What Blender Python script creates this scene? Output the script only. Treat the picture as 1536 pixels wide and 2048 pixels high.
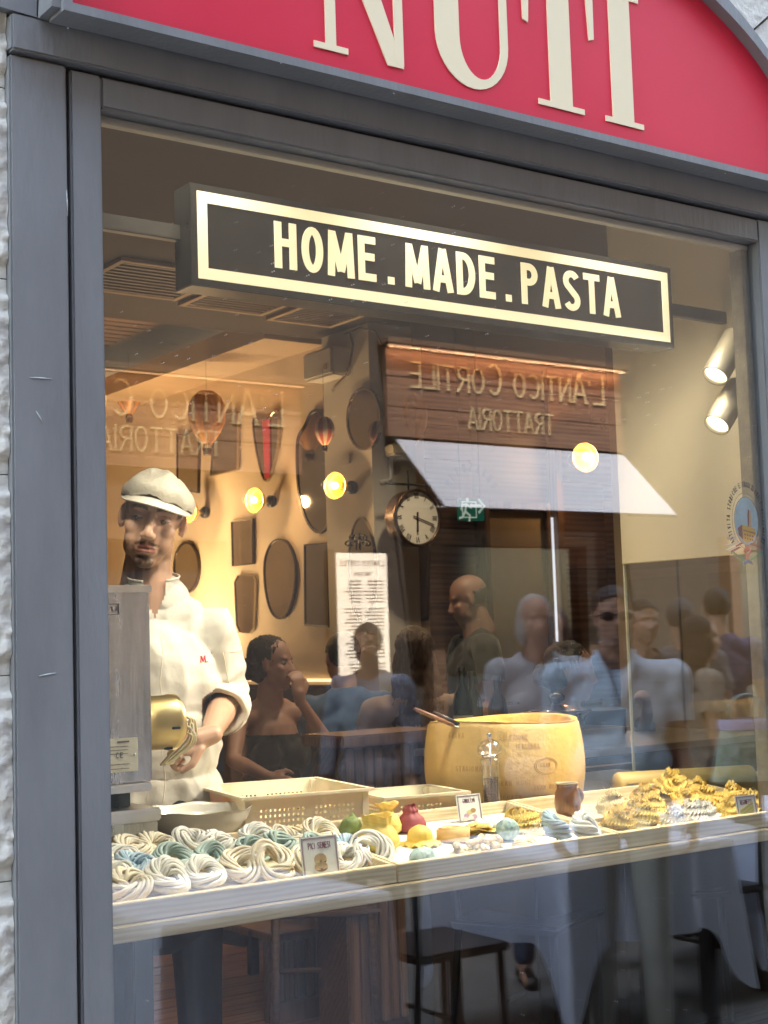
import bpy, bmesh, math, random
import numpy as np
from mathutils import Vector, Matrix, noise
from mathutils.bvhtree import BVHTree
from math import sin, cos, pi, radians as rad
random.seed(7)
S = bpy.context.scene
for o in list(bpy.data.objects): bpy.data.objects.remove(o)
COL = S.collection

# ------------------------------------------------------------------ camera
FOC, YAW, PIT, ROL = 2924.0, rad(36.0), rad(5.15), rad(1.825)
CAM = Vector((0, -2.6, 1.4))
F0 = Vector((sin(YAW), cos(YAW), 0)); R0 = Vector((cos(YAW), -sin(YAW), 0))
FW = F0*cos(PIT) + Vector((0, 0, 1))*sin(PIT)
U0 = R0.cross(FW)
RX = R0*cos(ROL) - U0*sin(ROL); UP = U0*cos(ROL) + R0*sin(ROL)
cd = bpy.data.cameras.new('camera'); cam = bpy.data.objects.new('camera', cd); COL.objects.link(cam)
mw = Matrix((RX, UP, -FW)).transposed().to_4x4(); mw.translation = CAM
cam.matrix_world = mw
cd.sensor_fit = 'VERTICAL'; cd.sensor_height = 36; cd.lens = 36*FOC/2048
cd.clip_start = .05; cd.clip_end = 400
cd.dof.use_dof = True; cd.dof.focus_distance = 3.6; cd.dof.aperture_fstop = 9.0
S.camera = cam
S.render.resolution_x = 768; S.render.resolution_y = 1024
# ------------------------------------------------------------------ sky, sun, exposure
W = bpy.data.worlds.new('World'); S.world = W; W.use_nodes = True
nt = W.node_tree; bg = nt.nodes['Background']
sky = nt.nodes.new('ShaderNodeTexSky'); sky.sky_type = 'NISHITA'; sky.sun_disc = False
SUN_EL, SUN_AZ = rad(63), rad(-14)   # azimuth measured from +y (behind our facade) towards +x
sky.sun_elevation = SUN_EL; sky.sun_rotation = SUN_AZ; sky.air_density = 1.2; sky.dust_density = 1.5
tn = nt.nodes.new('ShaderNodeMix'); tn.data_type = 'RGBA'; tn.blend_type = 'MULTIPLY'; tn.inputs[0].default_value = 1; tn.inputs[7].default_value = (1.14, 1.0, .80, 1)   # the camera's white balance
nt.links.new(sky.outputs[0], tn.inputs[6]); nt.links.new(tn.outputs[2], bg.inputs[0]); bg.inputs[1].default_value = 0.15
sd = Vector((sin(SUN_AZ)*cos(SUN_EL), cos(SUN_AZ)*cos(SUN_EL), sin(SUN_EL)))
sl = bpy.data.lights.new('sun', 'SUN'); sl.energy = 2.0; sl.angle = rad(.5); sl.color = (1, .95, .88)
so = bpy.data.objects.new('sun', sl); COL.objects.link(so); so.rotation_euler = sd.to_track_quat('Z', 'Y').to_euler()
S.view_settings.view_transform = 'Standard'; S.view_settings.look = 'None'
EXPO = 4.1; LK = .056; S.view_settings.exposure = EXPO; S.view_settings.gamma = 1
try: S.view_settings.use_curve_mapping = False
except Exception: pass
S.render.engine = 'CYCLES'
S.cycles.max_bounces = 6; S.cycles.transparent_max_bounces = 20; S.cycles.glossy_bounces = 4; S.cycles.diffuse_bounces = 3
S.cycles.transmission_bounces = 8; S.cycles.sample_clamp_indirect = 6
S.cycles.caustics_reflective = False; S.cycles.caustics_refractive = False

# ------------------------------------------------------------------ helpers
def at(px, py, **k):
    a, v = list(k.items())[0]; i = 'xyz'.index(a)
    d = FW*FOC + RX*(px-768) - UP*(py-1024)
    return CAM + d*((v-CAM[i])/d[i])
TS = .12
def ont(px, py, z0=.892):         # point on the tilted trays
    d = FW*FOC + RX*(px-768) - UP*(py-1024)
    t = (z0+TS*(CAM.y-.02)-CAM.z)/(d.z-TS*d.y)
    return CAM + d*t

_m = {}
def mat(name, col, rough=.5, metal=0, var=0., vs=8, bump=0., bs=60, emit=None, es=0, spec=.5, sss=0, alpha=1, stretch=(1, 1, 1), col2=None, attr=False, sheen=0, coat=0):
    if name in _m: return _m[name]
    m = bpy.data.materials.new(name); m.use_nodes = True; n = m.node_tree.nodes; l = m.node_tree.links
    b = n['Principled BSDF']; c = tuple(col)+(1,)
    b.inputs['Base Color'].default_value = c; b.inputs['Roughness'].default_value = rough
    b.inputs['Metallic'].default_value = metal; b.inputs['Specular IOR Level'].default_value = spec
    if sss: b.inputs['Subsurface Weight'].default_value = sss; b.inputs['Subsurface Radius'].default_value = (.02, .008, .004); b.inputs['Subsurface Scale'].default_value = .6
    if sheen: b.inputs['Sheen Weight'].default_value = sheen
    if coat: b.inputs['Coat Weight'].default_value = coat; b.inputs['Coat Roughness'].default_value = .12
    if emit: b.inputs['Emission Color'].default_value = tuple(emit)+(1,); b.inputs['Emission Strength'].default_value = es/2**EXPO
    if alpha < 1: b.inputs['Alpha'].default_value = alpha
    tc = n.new('ShaderNodeTexCoord'); mp = n.new('ShaderNodeMapping'); mp.inputs['Scale'].default_value = stretch
    l.new(tc.outputs['Object'], mp.inputs[0])
    src = None
    if var or col2:
        no = n.new('ShaderNodeTexNoise'); no.inputs['Scale'].default_value = vs; no.inputs['Detail'].default_value = 6; no.inputs['Roughness'].default_value = .62
        l.new(mp.outputs[0], no.inputs['Vector'])
        cr = n.new('ShaderNodeValToRGB'); cr.color_ramp.elements[0].position = .32; cr.color_ramp.elements[1].position = .68
        if col2: cr.color_ramp.elements[0].color = tuple(col2)+(1,)
        else: cr.color_ramp.elements[0].color = tuple(x*(1-var) for x in col)+(1,)
        cr.color_ramp.elements[1].color = tuple(min(1, x*(1+var*.6)) for x in col)+(1,)
        l.new(no.outputs[0], cr.inputs[0]); src = cr.outputs[0]
        mr = n.new('ShaderNodeMapRange'); mr.inputs['To Min'].default_value = max(0, rough-.1); mr.inputs['To Max'].default_value = min(1, rough+.12)
        l.new(no.outputs[0], mr.inputs[0]); l.new(mr.outputs[0], b.inputs['Roughness'])
    if attr:
        at_ = n.new('ShaderNodeAttribute'); at_.attribute_name = 'Col'
        if src:
            mx = n.new('ShaderNodeMix'); mx.data_type = 'RGBA'; mx.blend_type = 'MULTIPLY'; mx.inputs[0].default_value = 1
            l.new(src, mx.inputs[6]); l.new(at_.outputs[0], mx.inputs[7]); src = mx.outputs[2]
        else: src = at_.outputs[0]
    if src: l.new(src, b.inputs['Base Color'])
    if bump:
        nb = n.new('ShaderNodeTexNoise'); nb.inputs['Scale'].default_value = bs; nb.inputs['Detail'].default_value = 5
        l.new(mp.outputs[0], nb.inputs['Vector'])
        bu = n.new('ShaderNodeBump'); bu.inputs['Strength'].default_value = bump; bu.inputs['Distance'].default_value = .01
        l.new(nb.outputs[0], bu.inputs['Height']); l.new(bu.outputs[0], b.inputs['Normal'])
    _m[name] = m; return m

def wood(name, c1, c2, axis=0, scale=1., rough=.55, coat=0):
    if name in _m: return _m[name]
    m = bpy.data.materials.new(name); m.use_nodes = True; n = m.node_tree.nodes; l = m.node_tree.links
    b = n['Principled BSDF']; b.inputs['Roughness'].default_value = rough
    if coat: b.inputs['Coat Weight'].default_value = coat
    tc = n.new('ShaderNodeTexCoord'); mp = n.new('ShaderNodeMapping')
    s = [14*scale]*3; s[axis] = .9*scale; mp.inputs['Scale'].default_value = s
    oi = n.new('ShaderNodeObjectInfo'); ad = n.new('ShaderNodeVectorMath'); ad.operation = 'ADD'
    ml = n.new('ShaderNodeMath'); ml.operation = 'MULTIPLY'; ml.inputs[1].default_value = 9
    l.new(oi.outputs['Random'], ml.inputs[0]); l.new(tc.outputs['Object'], ad.inputs[0]); l.new(ml.outputs[0], ad.inputs[1]); l.new(ad.outputs[0], mp.inputs[0])
    no = n.new('ShaderNodeTexNoise'); no.inputs['Scale'].default_value = 2.2; no.inputs['Detail'].default_value = 8; no.inputs['Distortion'].default_value = 1.1
    l.new(mp.outputs[0], no.inputs['Vector'])
    wv = n.new('ShaderNodeTexWave'); wv.wave_type = 'RINGS'; wv.inputs['Scale'].default_value = 1.1; wv.inputs['Distortion'].default_value = 7; wv.inputs['Detail'].default_value = 3
    l.new(mp.outputs[0], wv.inputs['Vector'])
    mx0 = n.new('ShaderNodeMath'); mx0.operation = 'MULTIPLY_ADD'; mx0.inputs[1].default_value = .35
    l.new(wv.outputs[1], mx0.inputs[0]); l.new(no.outputs[0], mx0.inputs[2])
    cr = n.new('ShaderNodeValToRGB'); cr.color_ramp.elements[0].position = .38; cr.color_ramp.elements[1].position = .85
    cr.color_ramp.elements[0].color = tuple(c2)+(1,); cr.color_ramp.elements[1].color = tuple(c1)+(1,)
    l.new(mx0.outputs[0], cr.inputs[0])
    # knots
    mp2 = n.new('ShaderNodeMapping'); s2 = [9]*3; s2[axis] = 5; mp2.inputs['Scale'].default_value = s2; l.new(ad.outputs[0], mp2.inputs[0])
    vo = n.new('ShaderNodeTexVoronoi'); vo.inputs['Scale'].default_value = .55; l.new(mp2.outputs[0], vo.inputs['Vector'])
    kr = n.new('ShaderNodeValToRGB'); kr.color_ramp.elements[0].position = .06; kr.color_ramp.elements[0].color = (.35, .3, .25, 1); kr.color_ramp.elements[1].position = .13; kr.color_ramp.elements[1].color = (1, 1, 1, 1)
    l.new(vo.outputs['Distance'], kr.inputs[0])
    mk = n.new('ShaderNodeMix'); mk.data_type = 'RGBA'; mk.blend_type = 'MULTIPLY'; mk.inputs[0].default_value = 1
    l.new(cr.outputs[0], mk.inputs[6]); l.new(kr.outputs[0], mk.inputs[7]); l.new(mk.outputs[2], b.inputs['Base Color'])
    bu = n.new('ShaderNodeBump'); bu.inputs['Strength'].default_value = .15; l.new(mx0.outputs[0], bu.inputs['Height']); l.new(bu.outputs[0], b.inputs['Normal'])
    _m[name] = m; return m

def pane_mat(name, base=.05, graze=.6, tint=(1, 1, 1), rough=0, dust=0.0):
    """thin clear glass: part of the light passes, part is mirrored, more at a slant"""
    if name in _m: return _m[name]
    m = bpy.data.materials.new(name); m.use_nodes = True; n = m.node_tree.nodes; l = m.node_tree.links
    n.remove(n['Principled BSDF']); out = n['Material Output']
    t = n.new('ShaderNodeBsdfTransparent'); t.inputs[0].default_value = tuple(tint)+(1,)
    g = n.new('ShaderNodeBsdfGlossy'); g.inputs['Roughness'].default_value = rough
    g.inputs[0].default_value = (.93, .96, 1, 1)
    lw = n.new('ShaderNodeLayerWeight'); lw.inputs[0].default_value = .5
    pw = n.new('ShaderNodeMath'); pw.operation = 'POWER'; pw.inputs[1].default_value = 2.6; l.new(lw.outputs['Facing'], pw.inputs[0])
    ma = n.new('ShaderNodeMath'); ma.operation = 'MULTIPLY_ADD'; ma.inputs[1].default_value = graze; ma.inputs[2].default_value = base
    l.new(pw.outputs[0], ma.inputs[0])
    mx = n.new('ShaderNodeMixShader'); l.new(ma.outputs[0], mx.inputs[0]); l.new(t.outputs[0], mx.inputs[1]); l.new(g.outputs[0], mx.inputs[2])
    last = mx.outputs[0]
    if dust:
        tc = n.new('ShaderNodeTexCoord'); sx = n.new('ShaderNodeSeparateXYZ'); cx = n.new('ShaderNodeCombineXYZ'); l.new(tc.outputs['Object'], sx.inputs[0]); l.new(sx.outputs[0], cx.inputs[0]); l.new(sx.outputs[2], cx.inputs[1])
        vo = n.new('ShaderNodeTexVoronoi'); vo.voronoi_dimensions = '2D'; vo.inputs['Scale'].default_value = 34; l.new(cx.outputs[0], vo.inputs['Vector'])
        n1 = n.new('ShaderNodeTexNoise'); n1.inputs['Scale'].default_value = 1.3; l.new(tc.outputs['Object'], n1.inputs['Vector'])
        sc_ = n.new('ShaderNodeSeparateColor'); l.new(vo.outputs['Color'], sc_.inputs[0])
        r0 = n.new('ShaderNodeMapRange'); r0.inputs[1].default_value = .70; r0.inputs[2].default_value = 1.; r0.inputs[3].default_value = 0.; r0.inputs[4].default_value = .055; l.new(sc_.outputs[0], r0.inputs[0])
        r1 = n.new('ShaderNodeMapRange'); r1.inputs[1].default_value = .42; r1.inputs[2].default_value = .62; l.new(n1.outputs[0], r1.inputs[0])
        ml_ = n.new('ShaderNodeMath'); ml_.operation = 'MULTIPLY'; l.new(r0.outputs[0], ml_.inputs[0]); l.new(r1.outputs[0], ml_.inputs[1])
        lt = n.new('ShaderNodeMath'); lt.operation = 'LESS_THAN'; l.new(vo.outputs['Distance'], lt.inputs[0]); l.new(ml_.outputs[0], lt.inputs[1])
        n2 = n.new('ShaderNodeTexNoise'); n2.inputs['Scale'].default_value = 5; n2.inputs['Detail'].default_value = 8; l.new(tc.outputs['Object'], n2.inputs['Vector'])
        r2 = n.new('ShaderNodeMapRange'); r2.inputs[1].default_value = .4; r2.inputs[2].default_value = .8; r2.inputs[3].default_value = .0; r2.inputs[4].default_value = dust
        l.new(n2.outputs[0], r2.inputs[0])
        mm = n.new('ShaderNodeMath'); mm.operation = 'MULTIPLY_ADD'; mm.inputs[1].default_value = .6; l.new(lt.outputs[0], mm.inputs[0]); l.new(r2.outputs[0], mm.inputs[2])
        df = n.new('ShaderNodeBsdfDiffuse'); df.inputs[0].default_value = (.75, .75, .75, 1)
        m2 = n.new('ShaderNodeMixShader'); l.new(mm.outputs[0], m2.inputs[0]); l.new(last, m2.inputs[1]); l.new(df.outputs[0], m2.inputs[2]); last = m2.outputs[0]
    l.new(last, out.inputs[0]); _m[name] = m; return m

def setp(o, label=None, cat=None, group=None, kind=None):
    if label: o['label'] = label
    if cat: o['category'] = cat
    if group: o['group'] = group
    if kind: o['kind'] = kind
    return o
def thing(name, label, cat, loc=(0, 0, 0), rz=0, group=None):
    o = bpy.data.objects.new(name, None); COL.objects.link(o); o.location = loc; o.rotation_euler = (0, 0, rz)
    o.empty_display_size = .05
    return setp(o, label, cat, group)
class MB:
    def __init__(s): s.v = []; s.f = []; s.mi = []; s.cur = 0; s.sm = []
    def add(s, vs, fs, smooth=False):
        b = len(s.v); s.v += [tuple(v) for v in vs]; s.f += [tuple(b+i for i in f) for f in fs]
        s.mi += [s.cur]*len(fs); s.sm += [smooth]*len(fs); return s
    def box(s, a, b, M=None):
        x0, y0, z0 = a; x1, y1, z1 = b
        vs = [Vector(p) for p in ((x0, y0, z0), (x1, y0, z0), (x1, y1, z0), (x0, y1, z0), (x0, y0, z1), (x1, y0, z1), (x1, y1, z1), (x0, y1, z1))]
        if M: vs = [M@v for v in vs]
        return s.add(vs, [(0, 3, 2, 1), (4, 5, 6, 7), (0, 1, 5, 4), (1, 2, 6, 5), (2, 3, 7, 6), (3, 0, 4, 7)])
    def bbox(s, a, b, bev=.004, M=None):     # box with chamfered vertical+horizontal edges
        bm = bmesh.new(); bmesh.ops.create_cube(bm, size=1)
        for v in bm.verts: v.co = Vector([a[i]+(b[i]-a[i])*(v.co[i]+.5) for i in range(3)])
        bmesh.ops.bevel(bm, geom=bm.edges[:], offset=bev, segments=2, affect='EDGES')
        if M: bmesh.ops.transform(bm, matrix=M, verts=bm.verts)
        bm.verts.index_update(); s.add([v.co for v in bm.verts], [[v.index for v in f.verts] for f in bm.faces]); bm.free(); return s
    def prism(s, poly, fn, d0, d1, smooth=False):
        """poly: 2-D points, fn(u, v, d) -> 3-D point"""
        n = len(poly); vs = [fn(u, v, d0) for u, v in poly]+[fn(u, v, d1) for u, v in poly]
        fs = [tuple(range(n))[::-1], tuple(range(n, 2*n))]+[(i, (i+1) % n, n+(i+1) % n, n+i) for i in range(n)]
        return s.add(vs, fs, smooth)
    def ring(s, outer, inner, fn, d0, d1):
        n = len(outer); V = [fn(u, v, d) for d in (d0, d1) for pl in (outer, inner) for u, v in pl]
        fs = []
        for i in range(n):
            j = (i+1) % n
            fs += [(i, j, n+j, n+i), (2*n+i, 3*n+i, 3*n+j, 2*n+j), (i, 2*n+i, 2*n+j, j), (n+i, n+j, 3*n+j, 3*n+i)]
        return s.add(V, fs)
    def tube(s, pts, r, n=8, closed=False, cap=True, flat=1., up=None):
        P = [Vector(p) for p in pts]; m = len(P); vs = []
        rr = r if isinstance(r, (list, tuple)) else [r]*m
        prev = None
        for i, p in enumerate(P):
            a = P[(i-1) % m] if (closed or i > 0) else P[i]; b = P[(i+1) % m] if (closed or i < m-1) else P[i]
            t = (b-a).normalized() if (b-a).length > 1e-9 else Vector((0, 0, 1))
            if prev is None:
                u = Vector(up) if up else (Vector((0, 0, 1)) if abs(t.z) < .9 else Vector((1, 0, 0)))
            else: u = prev
            u = (u - t*u.dot(t)); u = u.normalized() if u.length > 1e-6 else t.orthogonal().normalized()
            prev = u; w = t.cross(u)
            for k in range(n):
                q = 2*pi*k/n; vs.append(p+(u*cos(q)*flat+w*sin(q))*rr[i])
        fs = []
        for i in range(m if closed else m-1):
            for k in range(n):
                j = (i+1) % m; fs.append((i*n+k, i*n+(k+1) % n, j*n+(k+1) % n, j*n+k))
        if cap and not closed: fs += [tuple(range(n))[::-1], tuple((m-1)*n+k for k in range(n))]
        return s.add(vs, fs, True)
    def lathe(s, prof, n=32, M=None, caps=False, ang=2*pi):
        vs = []; fs = []; full = ang > 6.28
        for r, z in prof:
            for k in range(n): q = ang*k/(n if full else n-1); vs.append(Vector((r*cos(q), r*sin(q), z)))
        for i in range(len(prof)-1):
            for k in range(n if full else n-1): k2 = (k+1) % n; fs.append((i*n+k, i*n+k2, (i+1)*n+k2, (i+1)*n+k))
        if caps: fs += [tuple(range(n))[::-1], tuple((len(prof)-1)*n+k for k in range(n))]
        if M: vs = [M@v for v in vs]
        return s.add(vs, fs, True)
    def ell(s, c, r, M=None, n=16, m=10):
        vs = []; fs = []; c = Vector(c)
        for i in range(m+1):
            a = -pi/2+pi*i/m
            for k in range(n):
                q = 2*pi*k/n; p = Vector((r[0]*cos(a)*cos(q), r[1]*cos(a)*sin(q), r[2]*sin(a)))
                vs.append(c+(M@p if M else p))
        for i in range(m):
            for k in range(n): fs.append((i*n+k, i*n+(k+1) % n, (i+1)*n+(k+1) % n, (i+1)*n+k))
        return s.add(vs, fs, True)
    def cap(s, a, b, r0, r1, n=14):
        a = Vector(a); b = Vector(b); t = (b-a); L = t.length; t = t.normalized(); pts = []; rs = []
        for i in range(5): q = -pi/2+pi/2*i/4; pts.append(a+t*(r0*sin(q)*.999)); rs.append(max(r0*cos(q), r0*.02))
        pts.append(a.lerp(b, .5)); rs.append((r0+r1)/2)
        for i in range(5): q = pi/2*i/4; pts.append(b+t*(r1*sin(q)*.999)); rs.append(max(r1*cos(q), r1*.02))
        return s.tube(pts, rs, n)
    def build(s, name, m, parent=None, smooth=None, loc=None):
        me = bpy.data.meshes.new(name); me.from_pydata(s.v, [], s.f)
        for x in (m if isinstance(m, (list, tuple)) else [m]): me.materials.append(x)
        me.polygons.foreach_set('material_index', s.mi)
        me.polygons.foreach_set('use_smooth', s.sm if smooth is None else [smooth]*len(s.f))
        if len(s.f) < 30000:
            bm = bmesh.new(); bm.from_mesh(me); bmesh.ops.recalc_face_normals(bm, faces=bm.faces); bm.to_mesh(me); bm.free()
        me.update(); o = bpy.data.objects.new(name, me); COL.objects.link(o)
        if parent: o.parent = parent
        if loc is not None: o.location = loc
        return o
def struct(name, mb, m, label=None):
    o = mb.build(name, m); o['kind'] = 'structure'
    if label: o['label'] = label
    return o
def one(name, mb, m, label, cat, group=None, smooth=None):      # a thing that is one mesh
    o = mb.build(name, m, None, smooth); return setp(o, label, cat, group)
XZ = lambda y: (lambda u, v, d: Vector((u, y+d, v)))        # a plane parallel to the facade
YZ = lambda x: (lambda u, v, d: Vector((x+d, u, v)))        # a plane parallel to the side wall
def pxXZ(pts, y): return [(lambda p: (p.x, p.z))(at(a, b, y=y)) for a, b in pts]
def pxYZ(pts, x): return [(lambda p: (p.y, p.z))(at(a, b, x=x)) for a, b in pts]
def grow(poly, d):
    cx = sum(p[0] for p in poly)/len(poly); cy = sum(p[1] for p in poly)/len(poly); out = []
    for x, y in poly:
        L = math.hypot(x-cx, y-cy); out.append((x+(x-cx)/L*d, y+(y-cy)/L*d))
    return out
def smoothpoly(pts, n=6):
    out = []; m = len(pts)
    for i in range(m):
        p0, p1, p2, p3 = [pts[(i+k-1) % m] for k in range(4)]
        for k in range(n):
            t = k/n; out.append(tuple(.5*((2*p1[c])+(-p0[c]+p2[c])*t+(2*p0[c]-5*p1[c]+4*p2[c]-p3[c])*t*t+(-p0[c]+3*p1[c]-3*p2[c]+p3[c])*t**3) for c in (0, 1)))
    return out
def grid(mb, fn, nu, nv, smooth=True, closed_u=False):
    vs = [fn(i/nu, j/nv) for j in range(nv+1) for i in range(nu+(0 if closed_u else 1))]
    w = nu+(0 if closed_u else 1); fs = []
    for j in range(nv):
        for i in range(nu): k = (i+1) % w if closed_u else i+1; fs.append((j*w+i, j*w+k, (j+1)*w+k, (j+1)*w+i))
    return mb.add(vs, fs, smooth)

# ---- lettering: each letter is a set of strokes
def arc(cx, cy, rx, ry, a0, a1, n=14): return [(cx+rx*cos(rad(a0+(a1-a0)*i/n)), cy+ry*sin(rad(a0+(a1-a0)*i/n))) for i in range(n+1)]
def glyphs(w=.5, s=.12):
    h = s/2; W = w-h
    return {
     'H': [[(h, 0), (h, 1)], [(W, 0), (W, 1)], [(s, .56), (w-s, .56)]],
     'O': ['c', arc(w/2, .5, w/2-h, .5-h, 0, 360, 28)],
     'M': [[(h*.8, 0), (w*.2, 1)], [(w*.2, .97), (w*.6, .12)], [(w*.6, .12), (w*1.0, .97)], [(w*1.0, 1), (w*1.2-h*.8, 0)]],
     'E': [[(h, 0), (h, 1)], [(s, 1-h), (w*.86, 1-h)], [(s, .54), (w*.8, .54)], [(s, h), (w*.86, h)]],
     'A': [[(h*.7, 0), (w*.48, 1)], [(w*.52, 1), (w-h*.7, 0)], [(w*.28, .3), (w*.72, .3)]],
     'D': [[(h, 0), (h, 1)], [(h, 1-h)]+arc(w*.35, .5, w*.65-h, .5-h, 90, -90)+[(h, h)]],
     'P': [[(h, 0), (h, 1)], [(h, 1-h)]+arc(w*.45, .73, w*.5-h, .27-h, 90, -90)+[(h, .46+h)]],
     'R': [[(h, 0), (h, 1)], [(h, 1-h)]+arc(w*.45, .73, w*.5-h, .27-h, 90, -90)+[(h, .46+h)], [(w*.45, .48), (w-h, 0)]],
     'S': [arc(w/2, .74, w/2-h, .26-h, 25, 240, 12)+arc(w/2, .26, w/2-h*1.0, .26-h, 60, -155, 12)],
     'T': [[(0, 1-h), (w, 1-h)], [(w/2, 0), (w/2, 1-s)]],
     'I': [[(h, 0), (h, 1)]], 'L': [[(h, 0), (h, 1)], [(s, h), (w*.85, h)]],
     'N': [[(h, 0), (h, 1)], [(h, 1), (W, 0)], [(W, 0), (W, 1)]],
     'C': [arc(w/2, .5, w/2-h, .5-h, 50, 310, 20)],
     'G': [arc(w/2, .5, w/2-h, .5-h, 50, 345, 20), [(w*.55, .42), (w, .42)]],
     'V': [[(h*.7, 1), (w*.5, 0)], [(w*.5, 0), (w-h*.7, 1)]],
     'F': [[(h, 0), (h, 1)], [(s, 1-h), (w*.86, 1-h)], [(s, .54), (w*.8, .54)]],
     'Z': [[(0, 1-h), (w, 1-h)], [(w-h, 1-s), (h, s)], [(0, h), (w, h)]],
     'U': [[(h, 1)]+arc(w/2, w/2, w/2-h, w/2-h, 180, 360)+[(W, 1)]],
     '.': [[(0, h), (s, h)]], "'": [[(h, .75), (h, 1)]], '0': ['c', arc(w/2, .5, w/2-h, .5-h, 0, 360, 20)],
     '5': [[(w*.9, 1-h), (h, 1-h)], [(h, 1-s), (h, .55)], arc(w/2, .3, w/2-h, .3-h, 130, -150, 14)], ' ': []}
def stroke(mb, pts, wd, fn, d0, d1, closed=False):
    m = len(pts); L = []; Rr = []
    for i in range(m):
        if closed: a = pts[(i-1) % m]; b = pts[(i+1) % m]
        else: a = pts[max(i-1, 0)]; b = pts[min(i+1, m-1)]
        tx, ty = b[0]-a[0], b[1]-a[1]; q = math.hypot(tx, ty) or 1; nx, ny = -ty/q*wd/2, tx/q*wd/2
        L.append((pts[i][0]+nx, pts[i][1]+ny)); Rr.append((pts[i][0]-nx, pts[i][1]-ny))
    vs = []
    for i in range(m): vs += [fn(*L[i], d0), fn(*Rr[i], d0), fn(*L[i], d1), fn(*Rr[i], d1)]
    fs = []
    for i in range(m if closed else m-1):
        a = 4*i; b = 4*((i+1) % m); fs += [(a, b, b+1, a+1), (a+2, a+3, b+3, b+2), (a, a+2, b+2, b), (a+1, b+1, b+3, a+3)]
    if not closed: fs += [(0, 1, 3, 2), (4*m-4, 4*m-2, 4*m-1, 4*m-3)]
    mb.add(vs, fs)
SERIF = {'H', 'N', 'I', 'L', 'T', 'R', 'P', 'A', 'M', 'E', 'D', 'V'}
def letter(mb, ch, x, z, h, fn, d0, d1, w=.5, s=.12, serif=0, step=.0003, shear=0):
    G = glyphs(w, s).get(ch, []); k = 0; cl = False
    if G and G[0] == 'c': G = G[1:]; cl = True
    for st in G:
        pts = [(x+(p[0]+shear*p[1])*h, z+p[1]*h) for p in st]
        if cl: pts = pts[:-1]
        stroke(mb, pts, s*h, fn, d0-step*k*(1 if d1 > d0 else -1), d1, cl); k += 1
        if serif and not cl and ch in SERIF and len(st) == 2:
            for p in st:
                if p[1] in (0, 1) and abs(st[0][1]-st[1][1]) > .3:
                    q = (x+p[0]*h, z+(p[1]*(1-serif*.4)+serif*.2)*h)
                    stroke(mb, [(q[0]-serif*h, q[1]), (q[0]+serif*h, q[1])], serif*.4*h, fn, d0-step*(k+1)*(1 if d1 > d0 else -1), d1); k += 1
    ww = {'M': 1.2*w, 'I': s, '.': s, "'": s, ' ': .35, '_': .06}.get(ch, w)
    if ch in 'EFL': ww = w*.86
    return ww*h
def text(s_, x, z, h, fn, d0, d1, w=.5, s=.12, gap=.12, serif=0, width=None, sizes=None):
    """one MB per letter; if width is given the word is fitted into it"""
    def total(k):
        t = 0
        for i, ch in enumerate(s_):
            hh = (sizes[i] if sizes else 1)*h; ww = {'M': 1.2*w, 'I': s, '.': s, "'": s, ' ': .35, '_': .06}.get(ch, w*.86 if ch in 'EFL' else w); t += ww*hh*k+gap*h*k
        return t-gap*h*k
    k = width/total(1) if width else 1
    out = []; c = 0
    for i, ch in enumerate(s_):
        hh = (sizes[i] if sizes else 1)*h; mb = MB()
        f2 = (lambda c0: (lambda u, v, d: fn(x+c0*k+(u)*k, v, d)))(c)
        a = letter(mb, ch, 0, z, hh, f2, d0, d1, w, s, serif); c += a+gap*h
        if mb.v: out.append((ch, mb))
    return out
def join(mbs):
    r = MB()
    for m in mbs: r.add(m.v, m.f); r.sm[-len(m.f):] = m.sm
    return r

# ---- soft shapes: overlapping closed forms melted into one surface
def melt(name, mb, vox, m, parent=None, it=2, fac=.5, cut=None, disp=None, keep=None):
    o = mb.build(name, m, parent, True)
    md = o.modifiers.new('r', 'REMESH'); md.mode = 'VOXEL'; md.voxel_size = vox; md.use_smooth_shade = True
    if it: ms = o.modifiers.new('s', 'SMOOTH'); ms.iterations = it; ms.factor = fac
    dg = bpy.context.evaluated_depsgraph_get(); ev = o.evaluated_get(dg)
    me = bpy.data.meshes.new_from_object(ev); o.modifiers.clear(); old = o.data; o.data = me; bpy.data.meshes.remove(old)
    if not me.materials:
        for x in (m if isinstance(m, (list, tuple)) else [m]): me.materials.append(x)
    if disp:
        nrm = [v.normal.copy() for v in me.vertices]
        for v, n_ in zip(me.vertices, nrm): v.co = disp(v.co.copy(), n_)
    if cut:
        bm = bmesh.new(); bm.from_mesh(me)
        bmesh.ops.delete(bm, geom=[f for f in bm.faces if cut(f.calc_center_median())], context='FACES'); bm.to_mesh(me); bm.free()
    for p in me.polygons: p.use_smooth = True
    me.update(); return o
def patch(src, name, pred, off, m, parent, jit=0, inner=-.003):
    me = src.data; me.update(); keepf = [p for p in me.polygons if pred(p.center)]
    if not keepf: return None
    ids = sorted({i for p in keepf for i in p.vertices}); mp = {i: k for k, i in enumerate(ids)}
    vs = []; n0 = len(ids)
    for i in ids:
        v = me.vertices[i]; k = off(v.co) if callable(off) else off
        if jit: k += noise.noise(v.co*90)*jit
        vs.append(v.co+v.normal*k)
    ed = {}
    fs = [tuple(mp[i] for i in p.vertices) for p in keepf]
    for f in fs:
        for a, b in zip(f, f[1:]+f[:1]): ed[(a, b)] = 1
    bd = [(a, b) for (a, b) in ed if (b, a) not in ed]
    for i in ids: v = me.vertices[i]; vs.append(v.co+v.normal*inner)
    fs += [(b, a, a+n0, b+n0) for a, b in bd]
    mb = MB(); mb.add(vs, fs, True); return mb.build(name, m, parent)
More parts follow.
